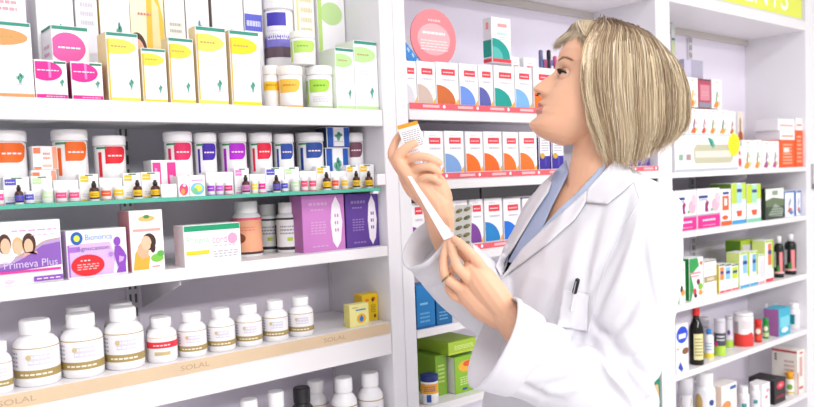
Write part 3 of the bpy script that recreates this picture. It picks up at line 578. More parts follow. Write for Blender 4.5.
for i, (a, t, c, lab) in enumerate(((541, 50, '6a6f92', 'slate'), (549, 50, '201e28', 'black'), (555, 56, 'c9507a', 'pink'))):
    y = YF + .10; X = Xat(a, y, .3); Z = Zat(t, X, y); z0 = SH['M1']
    b = MB(); b.lathe([(.004, 0), (.005, .02), (.005, Z - z0 - .04), (.004, Z - z0 - .03), (.006, Z - z0 - .025), (.006, Z - z0 - .003), (.003, Z - z0)], mat(c, .4), 16)
    tag(b.build('brush', loc=(X, y, z0 + H)), 'thin %s brush standing behind the cartons by the woman\'s brow' % lab, 'brush')
B('product_card', 'blue and pink pack hanging low behind the brushes', 'M1', 545, 562, 60, [('r', 'd2607f', .0, .75, .4, 1), ('r', '3a78c0', 0, 0, 1, .6), ('r', 'e8eef6', .4, .62, .9, .9)], base='2f86d0', d=.02, yo=.125, cat='box')
# second middle shelf
for a, c_, t, c, lab in ((412, 424, 131, 'd0cdd6', 'red-labelled carton right behind the raised white box, second shelf'), (425, 443.5, 131, 'd0cdd6', 'grey-curved red-labelled carton beside the raised hand'), (445, 464, 131, '7fa6dc', 'red-labelled carton with a pale blue curve on the second middle shelf'), (466, 483, 131.5, 'f2701f', 'first orange-curved carton right of the pale blue one'), (484, 502, 131.5, 'ee6a22', 'second orange-curved carton from the left'), (503.5, 518.5, 132, 'f2742a', 'third orange-curved carton from the left'), (520, 537, 132, 'f2742a', 'fourth orange-curved carton, beside the purple-footed ones')):
    B('hosiery_carton', lab, 'M2', a, c_, t, foot(c), d=.06, yo=.01, group='red-labelled cartons on the second middle shelf', side='efeef2')
for a, c_, lab in ((539, 550, 'left carton with a deep purple foot and gold seal, by the woman\'s throat'), (551.5, 563.5, 'right carton with a deep purple foot and gold seal, by the woman\'s throat'), (622, 635, 'purple-footed carton behind the woman\'s neck'), (637, 650, 'purple-footed carton just right of the woman\'s hair tips')):
    B('hosiery_carton', lab, 'M2', a, c_, 137 if a < 600 else 146, [('r', '3b2a96', 0, 0, 1, .42), ('e', 'c9a23a', .3, .42, .22, .09), ('r', '5a5ab4', .55, .1, .62, .4), ('l', 'a9a4b8', .2, .55, .9, .95, 5), ('r', '4a4468', 0, .42, .06, 1)], d=.05, yo=.01, side='4a3a9a', group='purple-footed cartons')
# third middle shelf
for a, c_, t, c, lab in ((412.5, 425, 199, '8a3f9a', 'red-labelled carton with a purple curve seen left of the wrist'), (452, 468, 198, '7a3f96', 'red-labelled carton directly behind the blister pack'), (470, 483.5, 198, '7a3f96', 'red-labelled carton with a purple curve just right of the blister pack'), (485, 502.5, 198, '1f82c8', 'red-labelled carton with a strong blue curve, full width in view'), (504, 521, 198, '1f72d8', 'red-labelled carton with a blue curve cut by the coat lapel'), (523, 540, 198, '1f72d8', 'red-labelled carton hidden by the lapel')):
    B('hosiery_carton', lab, 'M3', a, c_, t, foot(c), d=.06, yo=.01, group='red-labelled cartons on the third middle shelf', side='efeef2')
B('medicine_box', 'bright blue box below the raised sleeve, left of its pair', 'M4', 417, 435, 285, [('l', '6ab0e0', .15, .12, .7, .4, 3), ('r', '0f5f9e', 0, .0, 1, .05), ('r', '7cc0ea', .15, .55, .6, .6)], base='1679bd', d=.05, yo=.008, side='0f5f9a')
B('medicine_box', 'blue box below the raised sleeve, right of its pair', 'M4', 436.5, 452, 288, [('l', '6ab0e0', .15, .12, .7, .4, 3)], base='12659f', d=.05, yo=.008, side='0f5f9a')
GB = [('r', '8fc132', 0, 0, 1, 1), ('e', 'f2b53a', .5, .72, .36, .16), ('e', 'e4602a', .55, .78, .2, .08), ('l', 'd9efa0', .2, .2, .8, .45, 4), ('r', '2a55a0', .3, .06, .5, .12)]
B('tea_box', 'upright green box with an orange picture, right of its pair', 'M5', 455, 478, 355, GB, base='86b92e', d=.12, yo=.03, side='f1f1ec', key='gb')
B('tea_box', 'upright dark green box behind the blue-lidded jar', 'M5', 436, 447, 355, [('l', 'c6de7a', .2, .3, .8, .8, 5)], base='7fae32', d=.10, yo=.05, side='8ab52f', key='gb2')
B('tea_box', 'green box lying flat on the two upright ones', 'M5', 448, 476, 340, [('l', 'e4f0a0', .2, .3, .9, .7, 3), ('r', 'c7d84a', 0, 0, 1, .12)], base='a9c93a', d=.13, yo=.025, side='9cc034', on=max(TOPS['gb'], TOPS['gb2']) + .0006)
J('vitamin_jar', 'jar with a dark blue lid and orange-yellow label', 'M5', 420, 438.5, 374, 'tub', [('band', 'f0a832', .38, .72), ('l', '1f3f8a', -40, .46, 40, .66, 3), ('r', '2a55a0', -20, .1, 10, .36)], cap='1d2f73', yo=.004)
B('medicine_box', 'teal and orange box at the coat hem, right end of the middle unit', 'M6', 640, 661, 371, [('p', 'f0b884', [(0, .2), (.45, .55), (.6, .8), (.9, .8), (1, .45), (1, 0), (0, 0)]), ('r', '15876a', 0, .35, 1, .55), ('l', 'cfeadd', .15, .44, .85, .51, 1), ('l', 'e0f0ea', .15, .38, .8, .42, 1)], base='15876a', d=.06, yo=.004, side='0f7a5c')
# ================================================================ right unit
fl = lambda c1, c2: [('p', c1, [(.12, .04), (.5, .0), (.75, .12), (.55, .26), (.3, .2)]), ('p', c2, [(.45, .15), (.6, .55), (.5, .62), (.36, .3)]), ('p', 'c9d8a0', [(.6, .05), (.9, .12), (.8, .3), (.65, .22)]), ('p', c1, [(.62, .34), (.74, .44), (.66, .5)]), ('l', 'd8d2d8', .25, .72, .8, .84, 2), ('e', 'c9c29a', .5, .92, .12, .03)]
o = B('display_box', 'long white display box with a clear window and green leaf mark', 'R1', 675, 737.5, 134, [('p', 'c5c2a6', [(.30, .2), (.28, .35), (.28, .6), (.32, .72), (.88, .72), (.92, .6), (.92, .3), (.88, .2)]), ('p', 'dedcd0', [(.30, .36), (.30, .54), (.90, .56), (.90, .36)]), ('p', '2f9a80', [(.50, .92), (.55, .88), (.585, .74), (.58, .62), (.54, .72)]), ('p', '57b39a', [(.55, .9), (.59, .84), (.615, .7), (.595, .58), (.59, .74)]), ('r', 'e7e9ef', .02, .18, .13, .75), ('r', '8fb08f', .05, .3, .11, .45), ('r', 'e7e9ef', .14, .18, .25, .75), ('r', 'b08f8f', .16, .3, .23, .45), ('r', 'c3d3d3', 0, .97, 1, 1), ('r', 'c9ccd6', 0, .0, 1, .06)], d=.14, yo=.012, key='db', base='f3f4f7')
db = TOPS['db'] + .0005
for i, (a, c_, t) in enumerate(((676, 688, 108), (689, 699.5, 108.5), (700.2, 708, 109), (708.6, 717.2, 109.5), (718, 728, 110), (728.7, 735.5, 111.5))):
    B('herbal_carton', 'white flower-printed carton number row on the display box, ' .replace('number row ', '') + ['partly behind the woman\'s hair', 'second from the hair', 'third from the hair, narrow', 'fourth from the hair', 'fifth from the hair, wider', 'last before the box end, narrow'][i], 'R1', a, c_, t, fl(['e8602a', 'e8703a', 'd9484a', 'f08a3a', 'f0a04a', 'd06a3a'][i], ['5a8a4a', '8a4a6a', 'b04a5a', '6a8a3a', '5a7a5a', '9a4a3a'][i]), d=.05, yo=.02, on=db, key='fr', group='flower-printed cartons on the display box')
fr = TOPS['fr'] + .004
B('herbal_carton', 'white carton with orange blossom on the topmost row, beside the hair', 'R1', 687, 698, 77.5, fl('f0853a', 'f0b04a'), d=.045, yo=.022, on=fr, key='tp')
B('herbal_carton', 'dusty red carton between two white ones on the topmost row', 'R1', 698.8, 711, 79, [('r', 'd58a98', .1, .25, .9, .8), ('r', '8f8a9a', 0, 0, 1, .18), ('l', 'e0a0a8', .2, .4, .8, .6, 2), ('r', '5a4a50', 0, .95, 1, 1)], base='b84a64', d=.045, yo=.022, on=fr)
B('herbal_carton', 'white carton with green leaf on the topmost row, right of the red one', 'R1', 712, 721.5, 79.5, fl('f08a3a', '4a9a4a'), d=.045, yo=.022, on=fr)
B('folded_card', 'lilac-grey folded card on the very top of the herbal cartons', 'R1', 684, 703, 60, [('r', 'c3bed4', .0, .0, .35, 1)], base='aaa6ba', d=.02, yo=.035, on=TOPS['tp'] + .001, cat='card')
y = YF + .006; 
b = MB(); Xc = Xat(736, YF + .004, .03); Zc = Zat(144.5, Xc, YF + .004); rx_ = (Xat(742, YF + .004, .03) - Xat(730, YF + .004, .03)) / 2; rz_ = .042
st = [((1 if k % 2 else .86) * math.cos(math.pi * k / 16), (1 if k % 2 else .86) * math.sin(math.pi * k / 16)) for k in range(32)]
ym = mat('eef01e', .5)
b.face([(u * rx_, 0, v * rz_) for u, v in st], ym); b.face([(u * rx_, .001, v * rz_) for u, v in st][::-1], ym)
for k in range(32): p, q = st[k], st[(k + 1) % 32]; b.face([(p[0] * rx_, 0, p[1] * rz_), (p[0] * rx_, .001, p[1] * rz_), (q[0] * rx_, .001, q[1] * rz_), (q[0] * rx_, 0, q[1] * rz_)], ym)
for c, p in flat_polys(('l', 'c9cc2a', -.5, -.4, .5, .4, 4)): b.face([(u * rx_, -.0004, v * rz_) for u, v in p], M_(c))
tag(b.build('price_star', loc=(Xc, YF + .010, Zc + H)), 'neon yellow starburst price tag on the end of the display box', 'price tag')
B('herbal_carton', 'taller carton with a brown tree picture right of the display box', 'R1', 738.2, 744, 112, [('r', 'e9dcd0', 0, .3, 1, 1), ('e', 'c4602a', .4, .55, .5, .12), ('r', '8a4a2a', .3, .55, .5, .9), ('e', 'e8404a', .5, .12, .4, .08)], d=.04, yo=.10)
B('herbal_carton', 'small carton with red blossoms below the yellow starburst', 'R1', 738.2, 741.5, 146, [('e', 'e8384a', .5, .3, .45, .2), ('e', 'e8384a', .4, .7, .3, .1)], d=.05)
for i, (a, c_, t) in enumerate(((742.3, 752.8, 140), (753.6, 761.6, 140), (762.4, 770.8, 141), (771.4, 779, 141))):
    B('herbal_carton', ['flower-printed carton right of the starburst', 'flower-printed carton, second right of the starburst', 'flower-printed carton, third right of the starburst', 'flower-printed carton touching the orange boxes'][i], 'R1', a, c_, t, fl(['f0a030', 'f0902a', 'b04a8a', 'c84a8a'][i], ['8a9a3a', '4a8a4a', '7a3a5a', '5a7a4a'][i]), d=.05, group='flower-printed cartons standing on the shelf', side='f0eef2')
ORB = [('l', 'f8c0a0', .2, .1, .8, .9, 7), ('r', 'f7e5dc', .25, .55, .6, .72)]
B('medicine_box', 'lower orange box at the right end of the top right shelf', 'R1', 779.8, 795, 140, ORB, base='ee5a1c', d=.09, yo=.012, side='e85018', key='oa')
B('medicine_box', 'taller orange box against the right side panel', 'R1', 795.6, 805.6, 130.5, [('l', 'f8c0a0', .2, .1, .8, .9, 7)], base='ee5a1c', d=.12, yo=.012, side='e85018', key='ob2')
B('medicine_box', 'white box lying on the lower orange box', 'R1', 780, 794.8, 130.5, [('r', 'f0a080', .1, .3, .9, .5)], d=.09, yo=.014, on=TOPS['oa'] + .0005, side='e8e4ea', key='wa')
B('medicine_box', 'white box on top of the taller orange box', 'R1', 795.8, 805.2, 118, [('r', 'ee8a5a', .1, .35, .9, .5)], d=.12, yo=.014, on=TOPS['ob2'] + .0005, side='ebe7ec')
B('medicine_box', 'topmost white box with pink lettering left of its neighbour on the orange boxes', 'R1', 778, 794.6, 119, [('r', 'f0a8a0', .1, .35, .9, .5)], d=.09, yo=.016, on=TOPS['wa'] + .0005, side='ebe7ec')
b = MB(); yy = YB - .075; Xt = Xat(673.5, yy, .4); Zt = Zat(38, Xt, yy)
b.box(-.012, .012, 0, .002, -.06, .05, mat('cfd3cf', .4)); b.box(-.010, .010, -.0004, 0, -.055, -.01, mat('cdd6a0', .4)); b.box(-.010, .010, -.0004, 0, -.008, .0, mat('5a7a9a', .4)); b.box(-.002, .002, 0, .058, .05, .054, mat('bdbabf', .3)); 
tag(b.build('hanging_tag', loc=(Xt, yy, Zt + H)), 'small tag hanging in the top corner of the right unit', 'tag')
# second right shelf
for a, c_, t, lab in ((675, 696.5, 190.5, 'magenta and white box nearest the woman\'s coat'), (697.5, 720, 188.5, 'magenta and white box right of its twin')):
    B('milk_powder_box', lab, 'R2', a, c_, t, [('r', 'e5288e', 0, 0, 1, .33), ('r', 'b8b4bf', 0, .33, 1, .37), ('r', '2a3f8a', .05, .77, .45, .84), ('r', '7a86b8', .05, .72, .42, .74), ('p', '9a2a7a', [(.32, .42), (.48, .42), (.44, .55), (.5, .66), (.4, .72), (.33, .62)]), ('e', 'f3b4c8', .80, .58, .17, .17), ('e', 'f6c6d4', .88, .76, .1, .14), ('e', '7ac28a', .62, .46, .06, .04), ('l', 'fbe3f0', .2, .16, .8, .27, 1), ('l', 'f7b0d8', .2, .05, .8, .1, 1)], d=.045, group='magenta and white boxes')
B('nutrition_box', 'white box with an orange rosette right of the magenta boxes', 'R2', 720.8, 731, 189, [('r', 'f0602a', .15, .42, .8, .82), ('r', 'ffffff', .35, .55, .6, .75), ('r', '2a3f8a', .2, .86, .8, .93), ('r', 'f0602a', 0, 0, 1, .12), ('e', 'f0602a', .4, .22, .3, .06)], d=.045)
for a, c_, t, f_, lab in ((731.8, 746, 183, '3f9fd8', 'green-topped box with a bowl and blue foot'), (746.8, 761, 184, '7fd0b0', 'green-topped box with a bowl and pale green foot')):
    B('nutrition_box', lab, 'R2', a, c_, t, [('r', 'c3dc3a', 0, .5, .35, 1), ('r', 'c3dc3a', .7, .6, 1, 1), ('r', 'a9d8ec' if a < 740 else 'a8e0c0', .35, .5, .72, .98), ('r', '2a3f8a', .36, .78, .7, .86), ('p', 'e8552a', [(.3, .32), (.72, .32), (.66, .18), (.38, .18)]), ('r', f_, 0, 0, 1, .09)], d=.08, yo=.012, side='6a8f2a')
B('dark_photo_box', 'dark green box with a field photo on its front', 'R2', 765.5, 784, 188, [('r', 'e6eae4', .0, .62, 1, 1), ('r', '8fa08a', .35, .78, .65, .92), ('p', '6a7a5a', [(0, .62), (.4, .7), (1, .62), (1, .4), (0, .4)]), ('p', '9aa59a', [(.1, .1), (.5, .5), (.95, .3), (.9, .05)]), ('l', '5a6a4a', .1, .08, .9, .4, 4)], base='3c4a3c', d=.07, yo=.014, side='3a4038')
for a, c_, t, lab in ((785.2, 795, 190.5, 'small blue-edged white carton beside the dark photo box'), (796.2, 803.5, 190.5, 'small blue-edged white carton nearest the right panel')):
    B('medicine_box', lab, 'R2', a, c_, t, [('r', '2f6fc4', 0, .93, 1, 1), ('r', '2f6fc4', .9, 0, 1, 1), ('p', 'd05a4a', [(.2, .2), (.6, .1), (.7, .3), (.4, .35)]), ('e', '4a86c4', .6, .15, .2, .08), ('p', '9aa8c8', [(.35, .3), (.6, .6), (.5, .75), (.3, .5)])], d=.04, yo=.02, side='2454a4')
# third right shelf
B('herbal_box', 'green and white box half hidden by the coat on the third right shelf', 'R3', 677, 685.5, 262, [('r', '1f8a4a', 0, 0, .25, 1), ('e', 'f0a03a', .7, .25, .25, .08), ('e', '3a3a3a', .5, .35, .2, .08), ('e', 'f0802a', .6, .8, .2, .05)], d=.03, yo=.012, side='1f8a4a')
B('herbal_box', 'tall green and white box with pink lettering and fruit', 'R3', 689.5, 703.5, 257.5, [('p', '2f9f50', [(0, 0), (.1, 0), (.3, .3), (.1, .6), (.7, .8), (.6, 1), (0, 1)]), ('e', 'f0703a', .85, .86, .1, .05), ('r', 'ee8a9a', -.0, .62, .8, .66), ('r', 'ee8a9a', .1, .55, .7, .58), ('e', '7a3040', .62, .42, .12, .07), ('e', '8ac43a', .78, .3, .16, .08), ('e', 'd8404a', .35, .2, .12, .08), ('e', 'f09a3a', .78, .15, .14, .06), ('e', '4a2a30', .4, .1, .1, .05)], d=.05, yo=.012, side='22923f')
B('herbal_box', 'white box with a gold band beside the tall green one', 'R3', 704.3, 716.5, 260, [('r', 'b09a6a', .0, .40, 1, .56), ('r', 'd9cfb4', .2, .44, .8, .52), ('r', 'c9bfa0', .2, .74, .7, .76), ('l', 'd8d4d4', .2, .1, .8, .3, 3), ('r', '8a7a5a', 0, .97, 1, 1)], d=.04, yo=.012, side='e8e2d4')
for i, (a, c_, c, lab) in enumerate(((719.5, 724.5, 'f08a2a', 'orange-flagged'), (725, 731, '8ac4ee', 'blue-flagged'), (731.5, 738.3, 'c0dc2a', 'lime-flagged'))):
    B('baby_food_carton', lab + ' carton in the short red-footed trio', 'R3', a, c_, 264, [('r', c, .1, .45, .9, .9), ('r', '2a3f8a', .15, .66, .85, .76), ('r', 'f0505a', 0, 0, 1, .07), ('r', '2a5a2a', 0, .95, 1, 1)], d=.06, yo=.016, side='e8d83a' if i == 0 else None, group='short red-footed cartons')
for i, (a, c_, t, c, f_, lab) in enumerate(((740, 749.5, 252, '8ac4ee', '4aa8d8', 'grey-fronted lime-edged carton, left of the blue-flagged pair'), (750, 758, 251, '6ab4ee', '4aa8d8', 'taller blue-flagged carton beside the grey-fronted lime-edged one'), (758.6, 765, 254, 'eceaf0', 'f4a8b0', 'plain white narrow carton between flagged ones'), (765.6, 773.5, 240, 'f0783a', 'e83a4a', 'tall carton with an orange strip beside the black bottles'))):
    B('baby_food_carton', lab, 'R3', a, c_, t, [('r', c, .3, .4, .75, .92), ('r', '2a3f8a', .3, .66, .75, .76) if i != 2 else ('r', 'dedce6', .2, .2, .8, .8), ('r', f_, 0, 0, 1, .08), ('r', 'b4d42a', .8, .3, 1, 1) if i != 2 else ('r', 'e8e6ee', .9, 0, 1, 1), ('r', 'b4d42a', 0, .95, 1, 1)], d=.05, yo=.012, side='d8e88a' if i != 2 else 'f0eef4')
for a, c_, lab in ((741, 753, 'lime-framed grey carton in the back row, left'), (754, 766, 'lime-framed grey carton in the back row, right')):
    B('baby_food_carton', lab, 'R3', a, c_, 240, [('r', 'cfccd6', .12, .3, .88, .9)], base='b2cc30', d=.06, yo=.07, side='6a9a2a')
for a, c_, t, lab in ((773.8, 784, 236, 'black syrup bottle with a white cap, left of two'), (784.5, 796.5, 234, 'black syrup bottle with a white cap, right of two')):
    J('syrup_bottle', lab, 'R3', a, c_, t, 'lotion', [('r', 'e9e6ea', -75, .25, -35, .62), ('r', 'f08a90', 5, .12, 45, .62), ('r', '3f8a3a', -20, .14, 12, .3), ('band', 'f0b0b4', .10, .15)], base='1c2220', cap='f3f2f5', cat='bottle', yo=.02)
# fourth right shelf
b_ = B('powder_pack', 'white pack with a blue circle and coffee cup picture', 'R4', 676.5, 688.5, 324, [('e', '2446c8', .5, .78, .48, .18), ('r', 'e8eefa', .2, .7, .8, .8), ('e', '8a5a3a', .75, .42, .28, .07), ('p', '2a4fb0', [(.1, .1), (.3, .22), (.55, .05), (.4, .0)]), ('e', 'e8402a', .1, .5, .06, .02)], d=.04, yo=.01)
J('sauce_bottle', 'tall dark bottle with a red cap and cream label', 'R4', 689, 704, 308, 'sauce', [('r', 'e6dfa4', -20, .10, 62, .56), ('l', '8a8458', -10, .16, 50, .5, 6)], base='15150f', cap='d42a2c', cat='bottle', yo=.006, glossy=.12)
J('tonic_bottle', 'white and yellow bottle with a bright blue cap', 'R4', 704, 713.8, 329, 'lotion', [('band', 'f4e04a', .04, .22), ('l', '8ab0d8', -40, .3, 40, .6, 3)], cap='2a8ad8', cat='bottle', yo=.02)
J('spray_can', 'silver and lime can with a pink dot', 'R4', 714, 725.8, 318, 'can', [('band', 'b4da4a', .02, .28), ('band', '4a4852', .28, .62), ('e', 'e82a8a', -42, .32, 22, .07), ('l', 'e0e0e6', -30, .4, 50, .58, 2)], base='cfccd4', cap='d8d5dc', cat='can', yo=.014)
J('spray_can', 'silver can with a violet dot behind the pink-dotted one', 'R4', 724.5, 733, 316, 'can', [('band', 'b4da4a', .02, .25), ('e', '6a3a8a', 0, .5, 22, .08), ('band', 'e0dde6', .27, .4)], base='cfccd4', cap='c8c5cc', cat='can', yo=.055)
J('tonic_bottle', 'grey bottle half hidden behind the dark red-capped one', 'R4', 699, 709.5, 317, 'can', [('l', '9a98a4', -50, .2, 50, .8, 5)], base='c4c2ca', cap='d5d3da', cat='bottle', yo=.085)
J('milk_powder_tin', 'wide red and white tin on the fourth right shelf', 'R4', 733.5, 753.5, 312, 'can', [('band', 'e23c34', .02, .30), ('e', 'e23c34', 0, .34, 70, .14), ('e', 'f2f0f2', 0, .5, 50, .12), ('r', 'd8404a', -80, .3, -74, .84), ('r', 'b8a8ac', -60, .4, -30, .75), ('l', 'e0c8cc', -10, .55, 60, .78, 4)], base='f1eef0', cap='ece9ec', cat='tin', yo=.01)
J('spice_jar', 'small red-capped seasoning jar beside the wide tin', 'R4', 754, 762, 319.5, 'spice', [('band', 'e8503a', .1, .3), ('e', 'f0e8da', 0, .5, 40, .12)], base='c8402a', cap='e02a2a', yo=.02)
J('spice_jar', 'small green-capped seasoning jar beside the wide tin', 'R4', 762.6, 769, 318, 'spice', [('band', 'c8d8a0', .1, .3), ('e', 'f0e8da', 0, .5, 40, .12)], base='3f9a3a', cap='1f9a3a', yo=.03)
B('nappy_box', 'purple and teal box on the fourth right shelf', 'R4', 779, 790.5, 308, [('r', '7ad0e0', .1, .3, .9, .7), ('e', 'e8f6fa', .5, .2, .3, .1)], base='3fb0cc', d=.058, yo=.014, side='a866a4')
for a, c_, t, lab in ((761.5, 770.5, 304, 'pale bottle in the back row above the green-capped jar'), (771.5, 779.5, 304, 'pale bottle in the back row behind the purple box')):
    J('tonic_bottle', lab, 'R4', a, c_, t, 'lotion', [('band', 'dfe6ee', .1, .6)], base='e4e0ea', cat='bottle', yo=.078, cap='f0eef2')
J('tonic_bottle', 'white bottle with a teal label at the right end of the fourth right shelf', 'R4', 791.8, 803.5, 303, 'packer', [('r', '1f8a94', -70, .2, 5, .58), ('r', 'e4e2ea', 8, .15, 70, .6)], cat='bottle', yo=.02)
# lowest right shelf
J('food_jar', 'clear-looking jar with a beige picture, partly behind the woman\'s side of the shelf', 'R5', 678, 693.5, 377, 'pot', [('e', 'bfa25a', 10, .62, 50, .14), ('r', '8ab04a', -50, .1, 50, .3)], base='dddbe2', cap='e2e0e6', yo=.05, glossy=.12)
J('food_jar', 'large white jug-shaped jar with blue and gold print', 'R5', 694.5, 716, 372, 'packer', [('e', 'c9aa6a', -38, .5, 26, .16), ('e', '2a4a8a', 38, .52, 16, .05), ('r', '8ac46a', -40, .1, 50, .22), ('r', 'e0c860', -10, .26, 20, .34)], base='e9e9ee', cap='f2f2f4', yo=.02)
B('medicine_box', 'white box with an orange foot and small blue mark on the lowest right shelf', 'R5', 722, 737, 384, [('r', '2a62a8', .55, .86, .95, .94), ('e', 'd9925a', .3, .5, .3, .12), ('l', 'd8b088', .1, .2, .6, .5, 3)], base='f4eeea', d=.06, yo=.02, side='e9d2c0')
for i, (a, c_, t) in enumerate(((738, 749.5, 386), (750.3, 760, 384))):
    J('tonic_bottle', ['white squat bottle left of its twin on the lowest right shelf', 'white squat bottle right of its twin on the lowest right shelf'][i], 'R5', a, c_, t, 'packer', [('band', 'ece8ee', .1, .6), ('r', '3a9a94', -20, .3, 30, .45)], cat='bottle', yo=.02)
B('medicine_box', 'white carton with pink spots left of the black box', 'R5', 762.5, 770, 383, [('e', 'f09ab4', .7, .7, .2, .08), ('e', 'e87a9a', .5, .45, .2, .06)], d=.05, yo=.02)
B('medicine_box', 'black box with a red circle on the lowest right shelf', 'R5', 774.5, 785.5, 379, [('e', 'e03a4a', .55, .74, .36, .16), ('e', 'f6a0a8', .55, .74, .14, .06), ('l', 'c8404a', .15, .2, .9, .34, 2)], base='231f22', d=.10, yo=.015, side='2b272b')
J('vitamin_jar', 'small bottle with a golden yellow cap before the tall white box', 'R5', 785.5, 794, 372, 'spice', [('band', 'f1efe8', .15, .6), ('e', '7aa83a', 0, .38, 40, .12), ('band', 'd8b84a', .1, .16)], base='efe9dc', cap='f0a81c', yo=.02, cat='bottle')
B('medicine_box', 'tall white and red box at the right end of the lowest right shelf', 'R5', 797.5, 805.8, 350, [('r', 'c0404a', .0, .0, .12, .5), ('r', 'd05a5a', .2, .1, .8, .16), ('r', 'c84a50', .3, .92, .8, .96), ('r', 'd8a8a4', .3, .4, .7, .85), ('L', 'r', 'c0404a', .0, .95, 1, 1), ('L', 'l', 'c8a8a0', .5, .3, .9, .8, 5), ('L', 'e', '5a4a3a', .15, .88, .05, .02), ('L', 'e', '5a4a3a', .15, .82, .05, .02), ('L', 'e', '5a4a3a', .15, .76, .05, .02)], base='f2ece4', d=.10, yo=.012, side='ebe4dc')
# ================================================================ the woman
import numpy as np
from mathutils import noise
from mathutils.bvhtree import BVHTree
D0 = 1.42
def P(px, py, d=D0):
    """world point seen at that place of the photo at the given distance"""
    v = (CR * ((px - CX) / F) - CU * ((py - CY) / F) + CF) * d
    return Vector((v.x, v.y, v.z + H))
def proj(w):
    v = Vector((w[0], w[1], w[2] - H)); d = v.dot(CF)
    return CX + F * v.dot(CR) / d, CY - F * v.dot(CU) / d, d
Rh = Vector((CR.x, CR.y, 0)).normalized(); Fh = Vector((CF.x, CF.y, 0)).normalized(); Zh = Vector((0, 0, 1))
TH = math.radians(35)
FWD = (-Rh) * math.cos(TH) - Fh * math.sin(TH)       # the way her chest faces
LFT = Rh * math.sin(TH) - Fh * math.cos(TH)          # her left side, towards the camera
PX = D0 / F

def chain(b, pts, n=14, mt='x', flat=False):
    """tapered tube with round ends through (point, radius[, squash, axis])"""
    pts = [(Vector(p[0]), p[1]) for p in pts]
    # resample with Catmull-Rom
    Q = []
    for i in range(len(pts) - 1):
        p0 = pts[max(0, i - 1)]; p1 = pts[i]; p2 = pts[i + 1]; p3 = pts[min(len(pts) - 1, i + 2)]
        for k in range(5):
            t = k / 5
            f = lambda a, b_, c, d_: .5 * ((2 * b_) + (-a + c) * t + (2 * a - 5 * b_ + 4 * c - d_) * t * t + (-a + 3 * b_ - 3 * c + d_) * t ** 3)
            Q.append((Vector([f(p0[0][j], p1[0][j], p2[0][j], p3[0][j]) for j in range(3)]), p1[1] + (p2[1] - p1[1]) * t))
    Q.append(pts[-1])
    d0 = (Q[1][0] - Q[0][0]).normalized(); d1 = (Q[-1][0] - Q[-2][0]).normalized()
    S = [(Q[0][0] - d0 * Q[0][1] * s, Q[0][1] * math.sqrt(max(1e-4, 1 - s * s))) for s in (.97, .8, .5)]
    E = [(Q[-1][0] + d1 * Q[-1][1] * s, Q[-1][1] * math.sqrt(max(1e-4, 1 - s * s))) for s in (.5, .8, .97)]
    Q = S + Q + ([] if flat else E)
    u = d0.orthogonal().normalized(); i0 = len(b.v)
    for i, (c, r) in enumerate(Q):
        d = (Q[min(len(Q) - 1, i + 1)][0] - Q[max(0, i - 1)][0]).normalized()
        u = (u - d * u.dot(d)).normalized(); w = d.cross(u)
        for k in range(n):
            a = 2 * math.pi * k / n; b.v.append(tuple(c + (u * math.cos(a) + w * math.sin(a)) * r))
    for j in range(len(Q) - 1):
        for k in range(n):
            a = i0 + j * n + k; c = i0 + j * n + (k + 1) % n
            b.f.append((a, c, c + n, a + n)); b.m.append(mt); b.sm.append(True)
    b.f.append(tuple(i0 + n - 1 - k for k in range(n))); b.m.append(mt); b.sm.append(True)
    e = i0 + (len(Q) - 1) * n; b.f.append(tuple(e + k for k in range(n))); b.m.append(mt); b.sm.append(True)
def blob(b, c, axes, mt='x', n=20):
    c = Vector(c); i0 = len(b.v); A = [Vector(a) for a in axes]
    for j in range(1, n):
        ph = math.pi * j / n
        for k in range(2 * n):
            a = math.pi * k / n
            b.v.append(tuple(c + A[0] * (math.sin(ph) * math.cos(a)) + A[1] * (math.sin(ph) * math.sin(a)) + A[2] * math.cos(ph)))
    m = 2 * n
    for j in range(n - 2):
        for k in range(m):
            a = i0 + j * m + k; q = i0 + j * m + (k + 1) % m; b.f.append((a, a + m, q + m, q)); b.m.append(mt); b.sm.append(True)
    b.f.append(tuple(i0 + k for k in range(m))); b.m.append(mt); b.sm.append(True)
    e = i0 + (n - 2) * m; b.f.append(tuple(e + m - 1 - k for k in range(m))); b.m.append(mt); b.sm.append(True)
def loft(b, secs, n=48, mt='x', cap=True, power=2.0):
    """secs: (centre, half width along LFT, half depth along FWD)"""
    i0 = len(b.v)
    for c, a_, b_ in secs:
        for k in range(n):
            t = 2 * math.pi * k / n; ct, st = math.cos(t), math.sin(t)
            ct = math.copysign(abs(ct) ** (2 / power), ct); st = math.copysign(abs(st) ** (2 / power), st)
            b.v.append(tuple(c + LFT * (a_ * ct) + FWD * (b_ * st)))
    for j in range(len(secs) - 1):
        for k in range(n):
            a = i0 + j * n + k; q = i0 + j * n + (k + 1) % n; b.f.append((a, a + n, q + n, q)); b.m.append(mt); b.sm.append(True)
    if cap:
        b.f.append(tuple(i0 + k for k in range(n))); b.m.append(mt); b.sm.append(True)
        e = i0 + (len(secs) - 1) * n; b.f.append(tuple(e + n - 1 - k for k in range(n))); b.m.append(mt); b.sm.append(True)
def remesh(b, voxel, smooth=6, sf=.5):
    me = bpy.data.meshes.new('r'); me.from_pydata(b.v, [], b.f)
    bm = bmesh.new(); bm.from_mesh(me); bmesh.ops.recalc_face_normals(bm, faces=bm.faces); bm.to_mesh(me); bm.free()
    o = bpy.data.objects.new('r', me); col.objects.link(o)
    m_ = o.modifiers.new('m', 'REMESH'); m_.mode = 'VOXEL'; m_.voxel_size = voxel
    if smooth: s = o.modifiers.new('s', 'SMOOTH'); s.iterations = smooth; s.factor = sf
    dg = bpy.context.evaluated_depsgraph_get(); dg.update()
    out = bpy.data.meshes.new_from_object(o.evaluated_get(dg))
    bpy.data.objects.remove(o)
    return out
